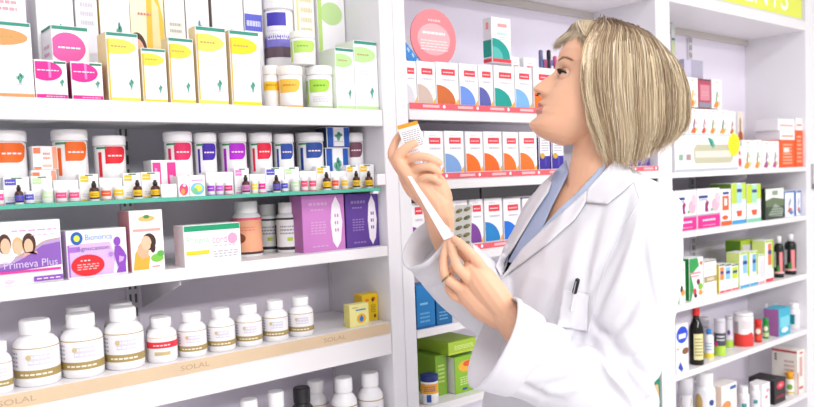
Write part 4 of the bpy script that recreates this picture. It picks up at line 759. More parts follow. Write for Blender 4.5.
def finish(me, name, parent, mats, pick=None, cut=None):
    bm = bmesh.new(); bm.from_mesh(me)
    if cut:
        bm.faces.ensure_lookup_table()
        bmesh.ops.delete(bm, geom=[f for f in bm.faces if cut(f)], context='FACES')
    for f in bm.faces:
        f.smooth = True; f.material_index = pick(f) if pick else 0
    if parent:
        inv = Matrix.Translation(-parent.matrix_basis.translation)
        bm.transform(inv)
    me2 = bpy.data.meshes.new(name); bm.to_mesh(me2); bm.free()
    for m in mats: me2.materials.append(m)
    o = bpy.data.objects.new(name, me2); col.objects.link(o)
    if parent: o.parent = parent
    return o
def inpoly(x, y, poly):
    c = False
    for i in range(len(poly)):
        (x1, y1), (x2, y2) = poly[i - 1], poly[i]
        if (y1 > y) != (y2 > y) and x < (x2 - x1) * (y - y1) / (y2 - y1) + x1: c = not c
    return c

woman = empty('person', (P(575, 226, D0).x, P(575, 226, D0).y, 0))
tag(woman, 'woman in a white coat with a blonde bob, reading a small box she holds up', 'person')
WC = Vector(woman.location)
skin = mat('ecba9a', .42, .03, sss=.25, nscale=30, spec=.35)
lipm = mat('cf857a', .35); coatm = mat('dfdee4', .7, .006, nscale=160, bump=.12, spec=.2)
shirtm = mat('b9c4de', .7, .03, nscale=220, spec=.2)

# ---- head, measured in photo units about its middle, tilted back a little
TA = math.radians(16); HO = (610, 88); HD = 1.42
def hp(f, u, l=0):      # forward, up, towards the camera side
    x = HO[0] - f * math.cos(TA) + u * math.sin(TA); y = HO[1] - f * math.sin(TA) - u * math.cos(TA)
    return P(x, y, HD) - CF * (l * HD / F)
def hinv(w):
    x, y, d = proj(w); dx, dy = (x - HO[0]) * d / HD, (y - HO[1]) * d / HD
    return -dx * math.cos(TA) - dy * math.sin(TA), dx * math.sin(TA) - dy * math.cos(TA), (HD - d) * F / HD
def interp(x, T):
    for (a, b_), (c, d) in zip(T, T[1:]):
        if a <= x <= c:
            t = (x - a) / (c - a); return b_ + (d - b_) * t
    return T[0][1] if x < T[0][0] else T[-1][1]
FR = [(-68, 38), (-66.5, 50), (-64, 58), (-61, 63), (-57, 65.5), (-52, 64.5), (-46.5, 62), (-43, 62.5), (-36, 62), (-30, 61.5), (-26, 61), (-18, 58), (-8, 55.5), (2, 56), (10, 57.8), (22, 58.2), (35, 54), (48, 43), (57, 28), (63, 12), (65, 2)]
BK = [(-68, 28), (-60, 12), (-52, 0), (-40, -22), (-20, -48), (0, -58), (20, -60), (40, -50), (52, -36), (60, -18), (65, -4)]
WD = [(-68, 6), (-66, 12), (-62, 18), (-55, 23), (-45, 29), (-30, 34), (-15, 37), (0, 38), (15, 39.5), (35, 37), (50, 28), (60, 14), (65, 3)]
NO = [(-28, 0), (-26.5, 3), (-25, 9.5), (-23, 13.6), (-20, 15.0), (-16, 13.8), (-8, 9.2), (-1, 3.5), (5, 0)]
NS = [(-28, 8), (-22, 8.6), (-15, 6.6), (-5, 4.5), (5, 5)]
us = []
u = -68.0
while u <= 65: us.append(u); u += 1.0
hb = MB(); n = 96
for u in us:
    fr, bk, wd = interp(u, FR), interp(u, BK), interp(u, WD); fm = bk + (fr - bk) * .52
    for k in range(n):
        t = 2 * math.pi * k / n; ct, st = math.cos(t), math.sin(t)
        l = wd * math.copysign(abs(st) ** .92, st)
        f = fm + ((fr - fm) * ct ** .80 if ct > 0 else (fm - bk) * -(abs(ct) ** .9))
        if ct > 0:
            g = lambda s: math.exp(-(l / s) ** 2)
            f += interp(u, NO) * g(interp(u, NS))
            f += 2.6 * math.exp(-((u + 23) / 3) ** 2) * (math.exp(-((abs(l) - 7) / 3) ** 2))      # wings of the nose
            f += (3.6 * math.exp(-((u + 34.5) / 3.0) ** 2) + 3.4 * math.exp(-((u + 41.5) / 2.6) ** 2)) * g(11) - 2.2 * math.exp(-((u + 38.2) / 1.1) ** 2) * g(13)
            f += 2.5 * math.exp(-((u + 57) / 6) ** 2) * g(10)
            f -= 5.5 * math.exp(-((u + 2.5) / 5.5) ** 2) * math.exp(-((abs(l) - 15) / 7.5) ** 2)       # eye sockets
            f += 2.0 * math.exp(-((u + 16) / 9) ** 2) * math.exp(-((abs(l) - 22) / 8) ** 2)            # cheeks
            f += 1.5 * math.exp(-((u - 8) / 4) ** 2) * math.exp(-((abs(l) - 14) / 9) ** 2)             # brow ridge
        hb.v.append(tuple(hp(f, u, l)))
for j in range(len(us) - 1):
    for k in range(n):
        a = j * n + k; q = j * n + (k + 1) % n; hb.f.append((a, q, q + n, a + n)); hb.m.append('x'); hb.sm.append(True)
hb.f.append(tuple(n - 1 - k for k in range(n))); hb.m.append('x'); hb.sm.append(True)
e = (len(us) - 1) * n; hb.f.append(tuple(e + k for k in range(n))); hb.m.append('x'); hb.sm.append(True)
# neck
chain(hb, [(P(617, 105, 1.42), .052), (P(604, 135, 1.42), .050), (P(599, 160, 1.42), .051), (P(597, 190, 1.42), .060), (P(594, 215, 1.42), .075)], 28)
for l in (-1, 1):   # ears
    blob(hb, hp(-4, -8, l * 38), [CR * .012, CF * .005, CU * .026])
# inner torso, under the clothes
def tc(px, py): return P(px, py, D0)
TS = [(600, 168, .060, .052), (599, 180, .105, .064), (598, 190, .150, .078), (597, 202, .172, .090), (594, 220, .180, .104), (589, 245, .178, .120), (585, 270, .174, .130), (580, 300, .166, .130), (575, 335, .160, .126), (570, 370, .165, .132), (567, 407, .178, .142), (567, 450, .190, .150)]
loft(hb, [(tc(x, y), a - (.014 if y < 244 else .026), b_ - (.014 if y < 244 else .026)) for x, y, a, b_ in TS])
# arms
NSH, NEL, NWR = P(642, 216, 1.32), P(616, 388, 1.27), P(506, 313, 1.285)
FSH, FEL, FWR = P(546, 214, 1.55), P(516, 322, 1.50), P(440, 212, 1.375)
chain(hb, [(NSH, .044), (P(634, 310, 1.29), .041), (NEL, .036), (P(572, 378, 1.268), .034), (P(532, 343, 1.274), .031), (P(503, 311, 1.287), .027)])
chain(hb, [(FSH, .044), (P(534, 280, 1.54), .040), (FEL, .036), (P(474, 282, 1.43), .036), (P(448, 238, 1.388), .031), (P(437, 204, 1.372), .0285)])
# near (left) hand: back to the camera, pinching leaflet and blister
nd = 1.285
def fin(pts, r0, r1):
    k = len(pts) - 1
    chain(hb, [(P(*p), r0 + (r1 - r0) * i / k) for i, p in enumerate(pts)], 14)
chain(hb, [(P(505, 312, nd), .026), (P(492, 295, nd), .028), (P(481, 280, nd), .027), (P(474, 270, nd + .002), .020)])
chain(hb, [(P(498, 318, nd + .006), .020), (P(482, 306, nd + .008), .024), (P(468, 292, nd + .010), .021)])
chain(hb, [(P(500, 305, nd + .012), .022), (P(484, 288, nd + .014), .026), (P(472, 284, nd + .012), .022)])
fin([(489, 280, nd - .004), (478, 262, nd - .012), (468, 251, nd - .012), (460, 243.5, nd - .004), (454.5, 239.5, nd + .004)], .0105, .0068)
fin([(478, 287, nd), (464, 274, nd - .010), (457, 266, nd - .010), (452.5, 252, nd + .002), (450.5, 243, nd + .010)], .0105, .0070)
fin([(470, 294, nd + .008), (454, 284, nd - .002), (444.5, 274, nd), (444, 258, nd + .010), (447, 243, nd + .018)], .0102, .0068)
fin([(468, 302, nd + .018), (455, 296, nd + .014), (449, 288, nd + .018), (450, 274, nd + .030), (454, 264, nd + .036)], .0092, .0062)
fin([(497, 296, nd + .026), (482, 276, nd + .036), (468, 258, nd + .034), (458, 247, nd + .026), (451, 241, nd + .020)], .0130, .0080)
# far (right) hand: palm towards the camera, holding up the small box
fd = 1.372
chain(hb, [(P(437, 205, fd), .0275), (P(428, 192, fd + .002), .029), (P(419, 181, fd + .004), .026), (P(413, 174, fd + .006), .020)])
chain(hb, [(P(432, 200, fd + .006), .024), (P(416, 187, fd + .010), .022), (P(406, 172, fd + .014), .017)])
chain(hb, [(P(442, 198, fd - .002), .020), (P(436, 186, fd - .004), .022), (P(430, 178, fd - .002), .018)])
fin([(405, 176, fd + .016), (396, 163, fd + .018), (392, 154, fd + .018), (395, 143, fd + .022), (401, 133, fd + .026)], .0102, .0068)
fin([(412, 180, fd - .008), (403, 168, fd - .014), (398, 157.5, fd - .018), (405, 149, fd - .022), (414, 143.5, fd - .022)], .0120, .0078)
fin([(408, 171, fd + .012), (407, 162, fd - .006), (415, 157, fd - .024), (428, 157.5, fd - .030), (439, 162.5, fd - .026)], .0090, .0066)
fin([(413, 180, fd + .006), (413, 172, fd - .008), (420, 167.5, fd - .024), (431, 167.5, fd - .031), (439, 172.5, fd - .026)], .0086, .0063)
fin([(420, 188, fd + .0), (419, 181, fd - .014), (425, 177.5, fd - .026), (433, 178, fd - .031), (439, 182.5, fd - .025)], .0080, .0058)
body = remesh(hb, .0017, 2, .5)
def pickskin(f):
    c = f.calc_center_median()
    if c.z < H - .02 or (c - P(540, 108, HD)).length > .09: return 0
    ff, uu, ll = hinv(c)
    w = 12.5 - abs(ll)
    if ff > 48 and w > 0 and -44.6 + 1.5 * (abs(ll) / 12) ** 2 < uu < -31.8 - 4.5 * (abs(ll) / 12.5) ** 1.5: return 1
    return 0
bodyo = finish(body, 'body', woman, [skin, lipm], pickskin)
bodybvh = BVHTree.FromPolygons([v.co + WC for v in bodyo.data.vertices], [tuple(p.vertices) for p in bodyo.data.polygons])

# ---- eyes, lids, brows, lashes
def local(b): b.v = [tuple(Vector(v) - WC) for v in b.v]; return b
def disc_patch(b, c, nrm, r, mt, off, n=20, up=None, ry=None):
    nrm = nrm.normalized(); u_ = nrm.orthogonal().normalized() if up is None else (up - nrm * up.dot(nrm)).normalized(); w_ = nrm.cross(u_)
    pts = []
    for k in range(n): a = 2 * math.pi * k / n; pts.append(c + nrm * off + w_ * (r * math.cos(a)) + u_ * ((ry or r) * math.sin(a)))
    b.face(pts, mt, True)
for s in (1, -1):
    ec = hp(46.6, -3.6, s * 14.5); er = 6.9 * PX
    look = (hp(100, 6, s * 22) - ec).normalized()
    b = MB(); blob(b, ec, [CR * er, CU * er, CF * er], mat('e2d8d4', .2, coat=.4), 16)
    for rr_, oo, c_ in ((.52, .0, '5b7a86'), (.24, .0003, '120f10')):
        R_ = er * rr_; hh = math.sqrt(er * er - R_ * R_)
        u_ = look.orthogonal().normalized(); w_ = look.cross(u_); i0 = len(b.v)
        b.v.append(tuple(ec + look * (er * 1.006 + oo)))
        for k in range(20): a = 2 * math.pi * k / 20; b.v.append(tuple(ec + look * (hh * 1.006 + oo) + (u_ * math.cos(a) + w_ * math.sin(a)) * R_))
        for k in range(20): b.f.append((i0, i0 + 1 + k, i0 + 1 + (k + 1) % 20)); b.m.append(mat(c_, .12)); b.sm.append(True)
    local(b).build('eye', woman)
    # lids: partial shells round the eyeball
    hf = (hp(100, -3, s * 24) - hp(0, -3, s * 15)).normalized(); hu = (hp(0, 50) - hp(0, 0)).normalized(); hu = (hu - hf * hu.dot(hf)).normalized(); hl = hf.cross(hu)
    b = MB(); L_ = MB()
    for (lo, hi, kk) in ((12, 95, 0), (-80, -11, 1)):
        N1, N2 = 16, 8; i0 = len(b.v)
        for i in range(N1 + 1):
            th = math.radians(-80 + 160 * i / N1)
            for j in range(N2 + 1):
                q = j / N2
                edge = lo if kk == 0 else hi
                e0 = edge * math.cos(th) ** .7 * .75 if math.cos(th) > 0 else 0
                ph = math.radians(e0 + ((hi if kk == 0 else lo) - e0) * q)
                rr_ = er * (1.09 if j else 1.05)
                b.v.append(tuple(ec + (hf * math.cos(th) * math.cos(ph) + hl * math.sin(th) * math.cos(ph) + hu * math.sin(ph)) * rr_))
        for i in range(N1):
            for j in range(N2):
                a = i0 + i * (N2 + 1) + j; b.f.append((a, a + 1, a + N2 + 2, a + N2 + 1)); b.m.append(skin); b.sm.append(True)
    local(b).build('eyelid', woman)
    for i in range(26):   # lashes
        th = math.radians(-62 + 124 * i / 25); e0 = math.radians(12 * .75 * math.cos(th) ** .7)
        p0 = ec + (hf * math.cos(th) * math.cos(e0) + hl * math.sin(th) * math.cos(e0) + hu * math.sin(e0)) * er * 1.07
        out = (p0 - ec).normalized()
        p1 = p0 + out * .0045 + hu * .0005; p2 = p0 + out * .0075 + hu * .0035
        chain(L_, [(p0, .0011), (p1, .0007), (p2, .0003)], 4, mat('241a18', .6))
    local(L_).build('eyelashes', woman)
    b = MB(); pts = []
    rnd = random.Random(4)
    for i in range(70):
        t = rnd.random(); ff = 62 - 12 * t ** 1.6; uu = 10.0 + 3.2 * math.sin(t * 2.6) - 2.2 * t + rnd.uniform(-1.1, 1.1) * (1 - .5 * t); ll = s * (7 + 16 * t)
        o_ = hp(ff + 25, uu, ll * 1.3); di = (hp(0, uu, ll * .6) - o_).normalized()
        h_ = bodybvh.ray_cast(o_, di)
        if h_[0] is None: continue
        p0 = h_[0] + h_[1] * .0004; tgt = (hp(ff - 8, uu + 1.6 - 2 * t, ll + s * 6) - p0).normalized()
        tgt = (tgt - h_[1] * tgt.dot(h_[1])).normalized()
        chain(b, [(p0, .00055), (p0 + tgt * .0035 + h_[1] * .0006, .0005), (p0 + tgt * .007 + h_[1] * .0004, .0002)], 4, mat('a07a58', .7))
    local(b).build('eyebrow', woman)
b = MB()
for s in (1, -1):
    blob(b, hp(67.5, -26.2, s * 4.6), [CR * .0040, CU * .0016, CF * .0022], mat('7a4436', .7), 8)
local(b).build('nostrils', woman)
# ---- finger ring
b = MB(); c = P(446.5, 277.5, nd - .003); ax = (P(454, 284, nd - .002) - P(444.5, 274, nd)).normalized(); u_ = ax.orthogonal().normalized(); w_ = ax.cross(u_)
for i in range(24):
    for j in range(6):
        a = 2 * math.pi * i / 24; q = 2 * math.pi * j / 6; rr_ = .0100 + .0012 * math.cos(q)
        b.v.append(tuple(c + (u_ * math.cos(a) + w_ * math.sin(a)) * rr_ + ax * (.0016 * math.sin(q)) - WC))
for i in range(24):
    for j in range(6): b.f.append((i * 6 + j, ((i + 1) % 24) * 6 + j, ((i + 1) % 24) * 6 + (j + 1) % 6, i * 6 + (j + 1) % 6)); b.m.append(mat('a08a68', .25, metal=1.0)); b.sm.append(True)
tag(b.build('finger_ring', woman), 'thin metal ring')

# ---- blouse
sb = MB(); loft(sb, [(tc(x, y), a - (.007 if y < 244 else .018), b_ - (.007 if y < 244 else .018)) for x, y, a, b_ in TS])
SKINV = [(538, 238), (550, 205), (559, 182), (562, 160), (566, 140), (604, 140), (600, 172), (580, 195), (562, 214)]
def cut_shirt(f):
    c = f.calc_center_median(); x, y, d = proj(c)
    return (d < D0 + .05 and inpoly(x, y, SKINV) and f.normal.dot(CF) < .2) or (x > 572 and y > 190 + (592 - x) * 1.5 and d < 1.44)
finish(remesh(sb, .004, 4), 'blouse', woman, [shirtm], None, cut_shirt)

# ---- coat
HEM = .60
cb = MB()
loft(cb, [(tc(x, y), a, b_) for x, y, a, b_ in TS] + [(Vector((tc(567, 450).x, tc(567, 450).y, z)), a, b_) for z, a, b_ in ((.80, .205, .165), (.70, .215, .175), (HEM, .225, .185))], 64)
chain(cb, [(P(634, 206, 1.335), .052), (P(645, 232, 1.315), .061), (P(644, 275, 1.295), .062), (P(634, 330, 1.275), .060), (P(621, 376, 1.262), .058), (P(602, 397, 1.258), .058), (P(572, 384, 1.262), .063), (P(534, 360, 1.270), .071), (P(508, 350, 1.270), .075)], 28, flat=True)
chain(cb, [(P(556, 204, 1.54), .052), (P(546, 235, 1.555), .058), (P(538, 290, 1.535), .056), (P(524, 322, 1.50), .056), (P(500, 312, 1.46), .062), (P(462, 278, 1.415), .066), (P(440, 257, 1.392), .057)], 28, flat=True)
cm = remesh(cb, .0042, 8, .5)
bm = bmesh.new(); bm.from_mesh(cm)
def fold(w):
    """creases of the cloth, in metres along the normal"""
    x, y, d = proj(w); a = 0
    def crease(x0, y0, x1, y1, wd, amp, dn=9):
        dx, dy = x1 - x0, y1 - y0; L = math.hypot(dx, dy); t = ((x - x0) * dx + (y - y0) * dy) / L / L
        if t < -.15 or t > 1.15: return 0
        s_ = ((x - x0) * -dy + (y - y0) * dx) / L + 2.5 * math.sin(t * 5 + x0)
        e_ = math.sin(math.pi * min(1, max(0, (t + .15) / 1.3)))
        return amp * math.exp(-(s_ / wd) ** 2) * e_
    if d < 1.42:
        for c_ in ((584, 300, 578, 350, 5, -.009), (592, 322, 640, 372, 3.5, -.006), (520, 305, 560, 345, 3, -.004), (478, 372, 560, 398, 3, -.005), (645, 235, 655, 340, 4, -.004), (566, 205, 545, 260, 5, .003), (628, 205, 590, 300, 4, -.006), (640, 225, 600, 330, 6, .005), (655, 215, 668, 300, 5, -.003), (598, 330, 652, 405, 4, -.007), (588, 345, 632, 405, 4, .006), (612, 335, 664, 395, 5, -.004), (575, 345, 600, 400, 5, -.005),
                   (560, 352, 530, 385, 6, -.005), (590, 365, 545, 392, 5, -.006), (585, 380, 540, 400, 4, .005), (540, 325, 505, 395, 6, .003), (580, 225, 560, 330, 7, .003), (600, 215, 575, 335, 4, -.004), (560, 260, 545, 330, 8, -.003), (530, 270, 520, 330, 6, .003), (640, 300, 600, 345, 5, -.004), (650, 350, 610, 372, 4, -.004)):
            a += 2.3 * crease(*c_)
    else:
        for c_ in ((430, 262, 470, 320, 4, -.004), (448, 258, 490, 310, 4, .004), (440, 275, 470, 330, 3, .003), (500, 300, 470, 330, 5, -.005), (540, 220, 520, 290, 5, -.004)): a += crease(*c_)
    a += .0035 * noise.noise(Vector((w[0] * 9, w[1] * 9, w[2] * 5))) + .0012 * noise.noise(Vector(w) * 26)
    return a
bm.normal_update()
for v in bm.verts: v.co += v.normal * max(-.0115, fold(v.co))
for _ in range(2): bmesh.ops.smooth_vert(bm, verts=bm.verts, factor=.4, use_axis_x=True, use_axis_y=True, use_axis_z=True)
bm.to_mesh(cm); bm.free()
OPEN = [(503, 276), (522, 249), (543, 229), (563, 212), (586, 191), (604, 172), (610, 140), (556, 140), (553, 172), (545, 193), (534, 213), (521, 235), (508, 257)]
def cut_coat(f):
    c = f.calc_center_median(); x, y, d = proj(c)
    if f.normal.dot(CF) < .25 and inpoly(x, y, OPEN) and d < 1.47: return True
    if c.z < HEM + .006: return True
    return False
coat_full = BVHTree.FromPolygons([v.co.copy() for v in cm.vertices], [tuple(p.vertices) for p in cm.polygons])
coat = finish(cm, 'lab_coat', woman, [coatm], None, cut_coat)
so = coat.modifiers.new('t', 'SOLIDIFY'); so.thickness = .0016; so.offset = -1

def patch(name, poly, parent, mt, off=.003, th=.0022, step=2.2, bvh=None, puff=0, label=None, lift=None):
    """a piece of cloth lying on the coat: outline given as seen in the photo, draped on the surface"""
    bvh = bvh or coat_full; bm = bmesh.new()
    x0, x1 = min(p[0] for p in poly), max(p[0] for p in poly); y0, y1 = min(p[1] for p in poly), max(p[1] for p in poly)
    # fine outline + constrained fill
    pts = []
    for i in range(len(poly)):
        a, b_ = poly[i - 1], poly[i]; k = max(1, int(math.hypot(b_[0] - a[0], b_[1] - a[1]) / step))
        pts += [(a[0] + (b_[0] - a[0]) * j / k, a[1] + (b_[1] - a[1]) * j / k) for j in range(k)]
    nb = len(pts); y = y0 + step
    while y < y1:
        x = x0 + step
        while x < x1:
            if inpoly(x, y, poly) and min((x - q[0]) ** 2 + (y - q[1]) ** 2 for q in pts[:nb]) > (step * .6) ** 2: pts.append((x, y))
            x += step
        y += step
    from mathutils.geometry import delaunay_2d_cdt
    r = delaunay_2d_cdt([Vector(p) for p in pts], [], [list(range(nb))], 1, 1e-4)
    cam0 = Vector((0, 0, H)); V = []; hits = []
    for q in r[0]:
        di = (P(q[0], q[1], 1) - cam0).normalized(); h = bvh.ray_cast(cam0, di)
        hits.append(h)
    good = [(q, h[3]) for q, h in zip(r[0], hits) if h[0] is not None and h[3] < 1.9]
    for q, h in zip(r[0], hits):
        di = (P(q[0], q[1], 1) - cam0).normalized()
        if h[0] is None or h[3] > 1.9: dd = min(good, key=lambda g: (g[0] - q).length)[1]
        else: dd = h[3]
        V.append([q, dd, di])
    # smooth the distance so that the piece spans creases
    nb_ = {}
    for f_ in r[2]:
        for i in range(len(f_)): nb_.setdefault(f_[i], set()).update(f_)
    for _ in range(3):
        new = [sum(V[k][1] for k in nb_.get(i, [i])) / len(nb_.get(i, [i])) for i in range(len(V))]
        for i in range(len(V)): V[i][1] = min(V[i][1], new[i])
    vs = [bm.verts.new(cam0 + v[2] * (v[1] - off - (lift(v[0]) if lift else 0)) - WC) for v in V]
    for f_ in r[2]:
        try: bm.faces.new([vs[i] for i in f_]).smooth = True
        except ValueError: pass
    bmesh.ops.recalc_face_normals(bm, faces=bm.faces)
    bm.normal_update()
    if sum((f.normal.dot(CF) for f in bm.faces)) > 0: bmesh.ops.reverse_faces(bm, faces=bm.faces)
    me = bpy.data.meshes.new(name); bm.to_mesh(me); bm.free(); me.materials.append(mt)
    o = bpy.data.objects.new(name, me); col.objects.link(o); o.parent = parent
    s_ = o.modifiers.new('t', 'SOLIDIFY'); s_.thickness = th; s_.offset = 0
    return o
lap = mat('e2e1e7', .7, .006, nscale=160, bump=.12, spec=.2)
patch('lapel', [(586, 191), (563, 212), (543, 229), (522, 249), (501, 279), (518, 266), (547, 244), (574, 220), (583, 207), (585, 203), (588, 200)], coat, lap, .006)
patch('collar', [(605, 170), (588, 189), (586, 202), (607, 204), (622, 192), (635, 180), (630, 168), (615, 160)], coat, lap, .006)
patch('lapel', [(556, 170), (548, 192), (534, 213), (521, 235), (507, 258), (501, 276), (496, 266), (506, 243), (523, 212), (539, 187)], coat, lap, .010, label='')
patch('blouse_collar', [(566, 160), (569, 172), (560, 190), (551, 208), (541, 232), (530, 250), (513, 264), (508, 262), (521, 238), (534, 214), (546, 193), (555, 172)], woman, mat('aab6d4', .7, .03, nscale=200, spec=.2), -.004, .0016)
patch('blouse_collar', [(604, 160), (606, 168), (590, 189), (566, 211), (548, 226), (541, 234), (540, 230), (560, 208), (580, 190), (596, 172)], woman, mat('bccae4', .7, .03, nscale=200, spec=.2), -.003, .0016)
patch('breast_pocket', [(563, 290), (566, 289), (589, 295), (587, 332), (557, 326)], coat, lap, .0012, .001)
# seam lines as thin raised stitching
def line(name, pts, mt, r=.0007, off=.002, bvh=None):
    b = MB(); cam0 = Vector((0, 0, H)); Q = []
    for i in range(len(pts) - 1):
        k = max(1, int(math.hypot(pts[i + 1][0] - pts[i][0], pts[i + 1][1] - pts[i][1]) / 3))
        for j in range(k):
            x = pts[i][0] + (pts[i + 1][0] - pts[i][0]) * j / k; y = pts[i][1] + (pts[i + 1][1] - pts[i][1]) * j / k
            h = (bvh or coat_full).ray_cast(cam0, (P(x, y, 1) - cam0).normalized())
            if h[0] is not None and h[3] < 1.9: Q.append((h[0] + h[1] * off * .3 - WC, r))
    if len(Q) > 2: chain(b, Q, 6, mt); return b.build(name, coat)
line('shoulder_seam', [(634, 182), (640, 200), (626, 225), (608, 260), (596, 300), (588, 335)], mat('e6e4ea', .8), .0008)
# open cuffs
def cuff(c0, c1, r0, r1, name='cuff', sq=1.0, tilt=0):
    b = MB(); d = (c1 - c0).normalized(); u_ = d.cross(CF).normalized(); w_ = d.cross(u_); n = 48
    rings = [(0, r0 - .004, 0), (0, r0 + .002, 0), (.5, (r0 + r1) / 2 + .003, 0), (.82, r1 * .98 + .002, 0), (.84, r1 + .0035, 0), (1, r1 + .003, 0), (1.0, r1 - .0005, 0), (.6, r1 * .97 - .003, 0), (.15, r0 * .9, 0)]
    for t, r, _ in rings:
        for k in range(n):
            a = 2 * math.pi * k / n; wob = 1 + .025 * math.sin(3 * a + 1) * t + .012 * math.sin(7 * a) * t
            b.v.append(tuple(c0 + (c1 - c0) * t + (u_ * math.cos(a) + w_ * math.sin(a) * sq) * r * wob + d * (tilt * math.cos(a) * t) - WC))
    for j in range(len(rings) - 1):
        for k in range(n):
            a = j * n + k; q = j * n + (k + 1) % n; b.f.append((a, q, q + n, a + n)); b.m.append(lap); b.sm.append(True)
    e = (len(rings) - 1) * n; b.f.append(tuple(e + k for k in range(n))); b.m.append(lap); b.sm.append(True)
    return b.build(name, coat)
cuff(P(522, 355, 1.270), P(492, 340, 1.262), .0735, .080, tilt=.0)
cuff(P(448, 264, 1.400), P(424, 243, 1.365), .058, .050, tilt=-.0)

# ---- pen in the pocket
b = MB(); c0 = P(575, 300, 1.262); 
h_ = coat_full.ray_cast(Vector((0, 0, H)), (P(575, 292, 1) - Vector((0, 0, H))).normalized()); dd = proj(h_[0])[2] - .010
chain(b, [(P(571, 310, dd), .0028), (P(576, 288, dd), .0032)], 12, mat('d8d8de', .3)); chain(b, [(P(574.6, 292, dd - .001), .0042), (P(577.5, 280.5, dd - .001), .0042)], 12, mat('17151a', .3)); chain(b, [(P(576, 282, dd - .006), .0011), (P(573.5, 293, dd - .006), .0011)], 8, mat('b8b6be', .25, metal=.8))
tag(b.build('pen'), 'black-capped pen clipped in the breast pocket of the white coat', 'pen')
# ---- trousers and shoes
tb = MB(); hipc = Vector((tc(567, 450).x, tc(567, 450).y, 0))
tr = mat('8f95ab', .8, .04, nscale=120)
for s in (1, -1):
    o_ = hipc + LFT * (.085 * s)
    chain(tb, [(o_ + Zh * .92, .10), (o_ + Zh * .72, .090), (o_ + Zh * .48, .066), (o_ + Zh * .28, .062), (o_ + Zh * .09, .058)], 28)
finish(remesh(tb, .008, 4), 'trousers', woman, [tr])
for s in (1, -1):
    o_ = hipc + LFT * (.085 * s); b = MB()
    chain(b, [(o_ + Zh * .035 - FWD * .05, .034), (o_ + Zh * .036 + FWD * .04, .035), (o_ + Zh * .026 + FWD * .13, .026), (o_ + Zh * .020 + FWD * .165, .019)], 20)
    b.v = [(x, y, max(0.0005, z)) for x, y, z in b.v]; b.m = [mat('e8e6ea', .5)] * len(b.m)
    local(b).build('shoe', woman)

# ---- hair
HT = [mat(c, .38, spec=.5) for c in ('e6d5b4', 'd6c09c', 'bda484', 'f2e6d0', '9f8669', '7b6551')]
def hx(x, y, l): return P(x, y, HD) - CF * (l * PX)
def rot_pt(ph, r, y, back=65):
    c = math.cos(ph); return (622 + (back if c > 0 else 106) * c * r, y, 47 * math.sin(ph) * r)
def strand_ctrl(ph, k=1.0):
    c = math.cos(ph); t = (c + .42) / 1.42
    tt = max(0, t); q = min(1, max(0, (math.sin(ph) + .55) / .9)); q = q * q * (3 - 2 * q)
    root = (598 + 42 * tt + (-4 + 8 * tt) * q, 22.5 + 11 * tt ** 2 + (2 + 6 * tt) * q, 8 + 12 * q)
    hem = 168 - 33 * max(0, c) ** 1.2 - (6 if c < 0 else 0) * (-c / .42)
    top = 22 + 14 * max(0, t)
    A = [root, rot_pt(ph, (.64 - .08 * max(0, c)) * k, top + 11 + 1 * max(0, c)), rot_pt(ph, .86 * k, 55 + 15 * max(0, c) + 4 * min(0, c)), rot_pt(ph, .98 * k, 82 + 9 * max(0, c)), rot_pt(ph, 1.0 * k, 108 + 3 * max(0, c)), rot_pt(ph, .975 * k, (108 + hem) / 2 + 4), rot_pt(ph, .86 * k, hem - 1), ]
    if c < .1:     # front locks sweep back towards the jaw
        q = (.1 - c) / .52
        for i, dx in ((1, -6), (2, -8), (3, -7), (4, -4), (5, 5), (6, 15)): A[i] = (A[i][0] + dx * q, A[i][1], A[i][2])
    A[6] = (A[6][0] - 5, A[6][1], A[6][2])
    return A
def cr(pts, N):
    out = []
    for s_ in range(N + 1):
        g = s_ / N * (len(pts) - 1); i = min(len(pts) - 2, int(g)); t = g - i
        p0, p1, p2, p3 = pts[max(0, i - 1)], pts[i], pts[i + 1], pts[min(len(pts) - 1, i + 2)]
        out.append(tuple(.5 * (2 * p1[j] + (-p0[j] + p2[j]) * t + (2 * p0[j] - 5 * p1[j] + 4 * p2[j] - p3[j]) * t * t + (-p0[j] + 3 * p1[j] - 3 * p2[j] + p3[j]) * t ** 3) for j in range(3)))
    return out
hair = MB(); LIM = math.radians(115)
NA, NB = 70, 22; i0 = 0
for i in range(NA + 1):
    ph = (-LIM + 2 * LIM * i / NA) * .93
    for p in cr(strand_ctrl(ph, .955), NB): hair.v.append(tuple(hx(*p) - WC))
for i in range(NA):
    for j in range(NB):
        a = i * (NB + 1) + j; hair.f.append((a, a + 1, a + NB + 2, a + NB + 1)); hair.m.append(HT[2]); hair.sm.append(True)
rnd = random.Random(11)
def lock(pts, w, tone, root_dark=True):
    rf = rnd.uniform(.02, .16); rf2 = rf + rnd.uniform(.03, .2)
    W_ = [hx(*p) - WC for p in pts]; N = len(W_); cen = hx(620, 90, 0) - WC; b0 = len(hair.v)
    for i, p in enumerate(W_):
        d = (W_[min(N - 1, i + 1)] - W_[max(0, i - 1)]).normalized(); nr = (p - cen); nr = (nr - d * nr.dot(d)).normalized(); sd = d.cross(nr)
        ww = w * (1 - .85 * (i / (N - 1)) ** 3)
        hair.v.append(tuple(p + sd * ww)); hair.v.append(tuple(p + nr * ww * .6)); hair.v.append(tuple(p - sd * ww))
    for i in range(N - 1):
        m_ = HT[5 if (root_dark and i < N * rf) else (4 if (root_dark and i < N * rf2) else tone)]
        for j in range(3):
            a = b0 + i * 3 + j; q = b0 + i * 3 + (j + 1) % 3; hair.f.append((a, q, q + 3, a + 3)); hair.m.append(m_); hair.sm.append(True)
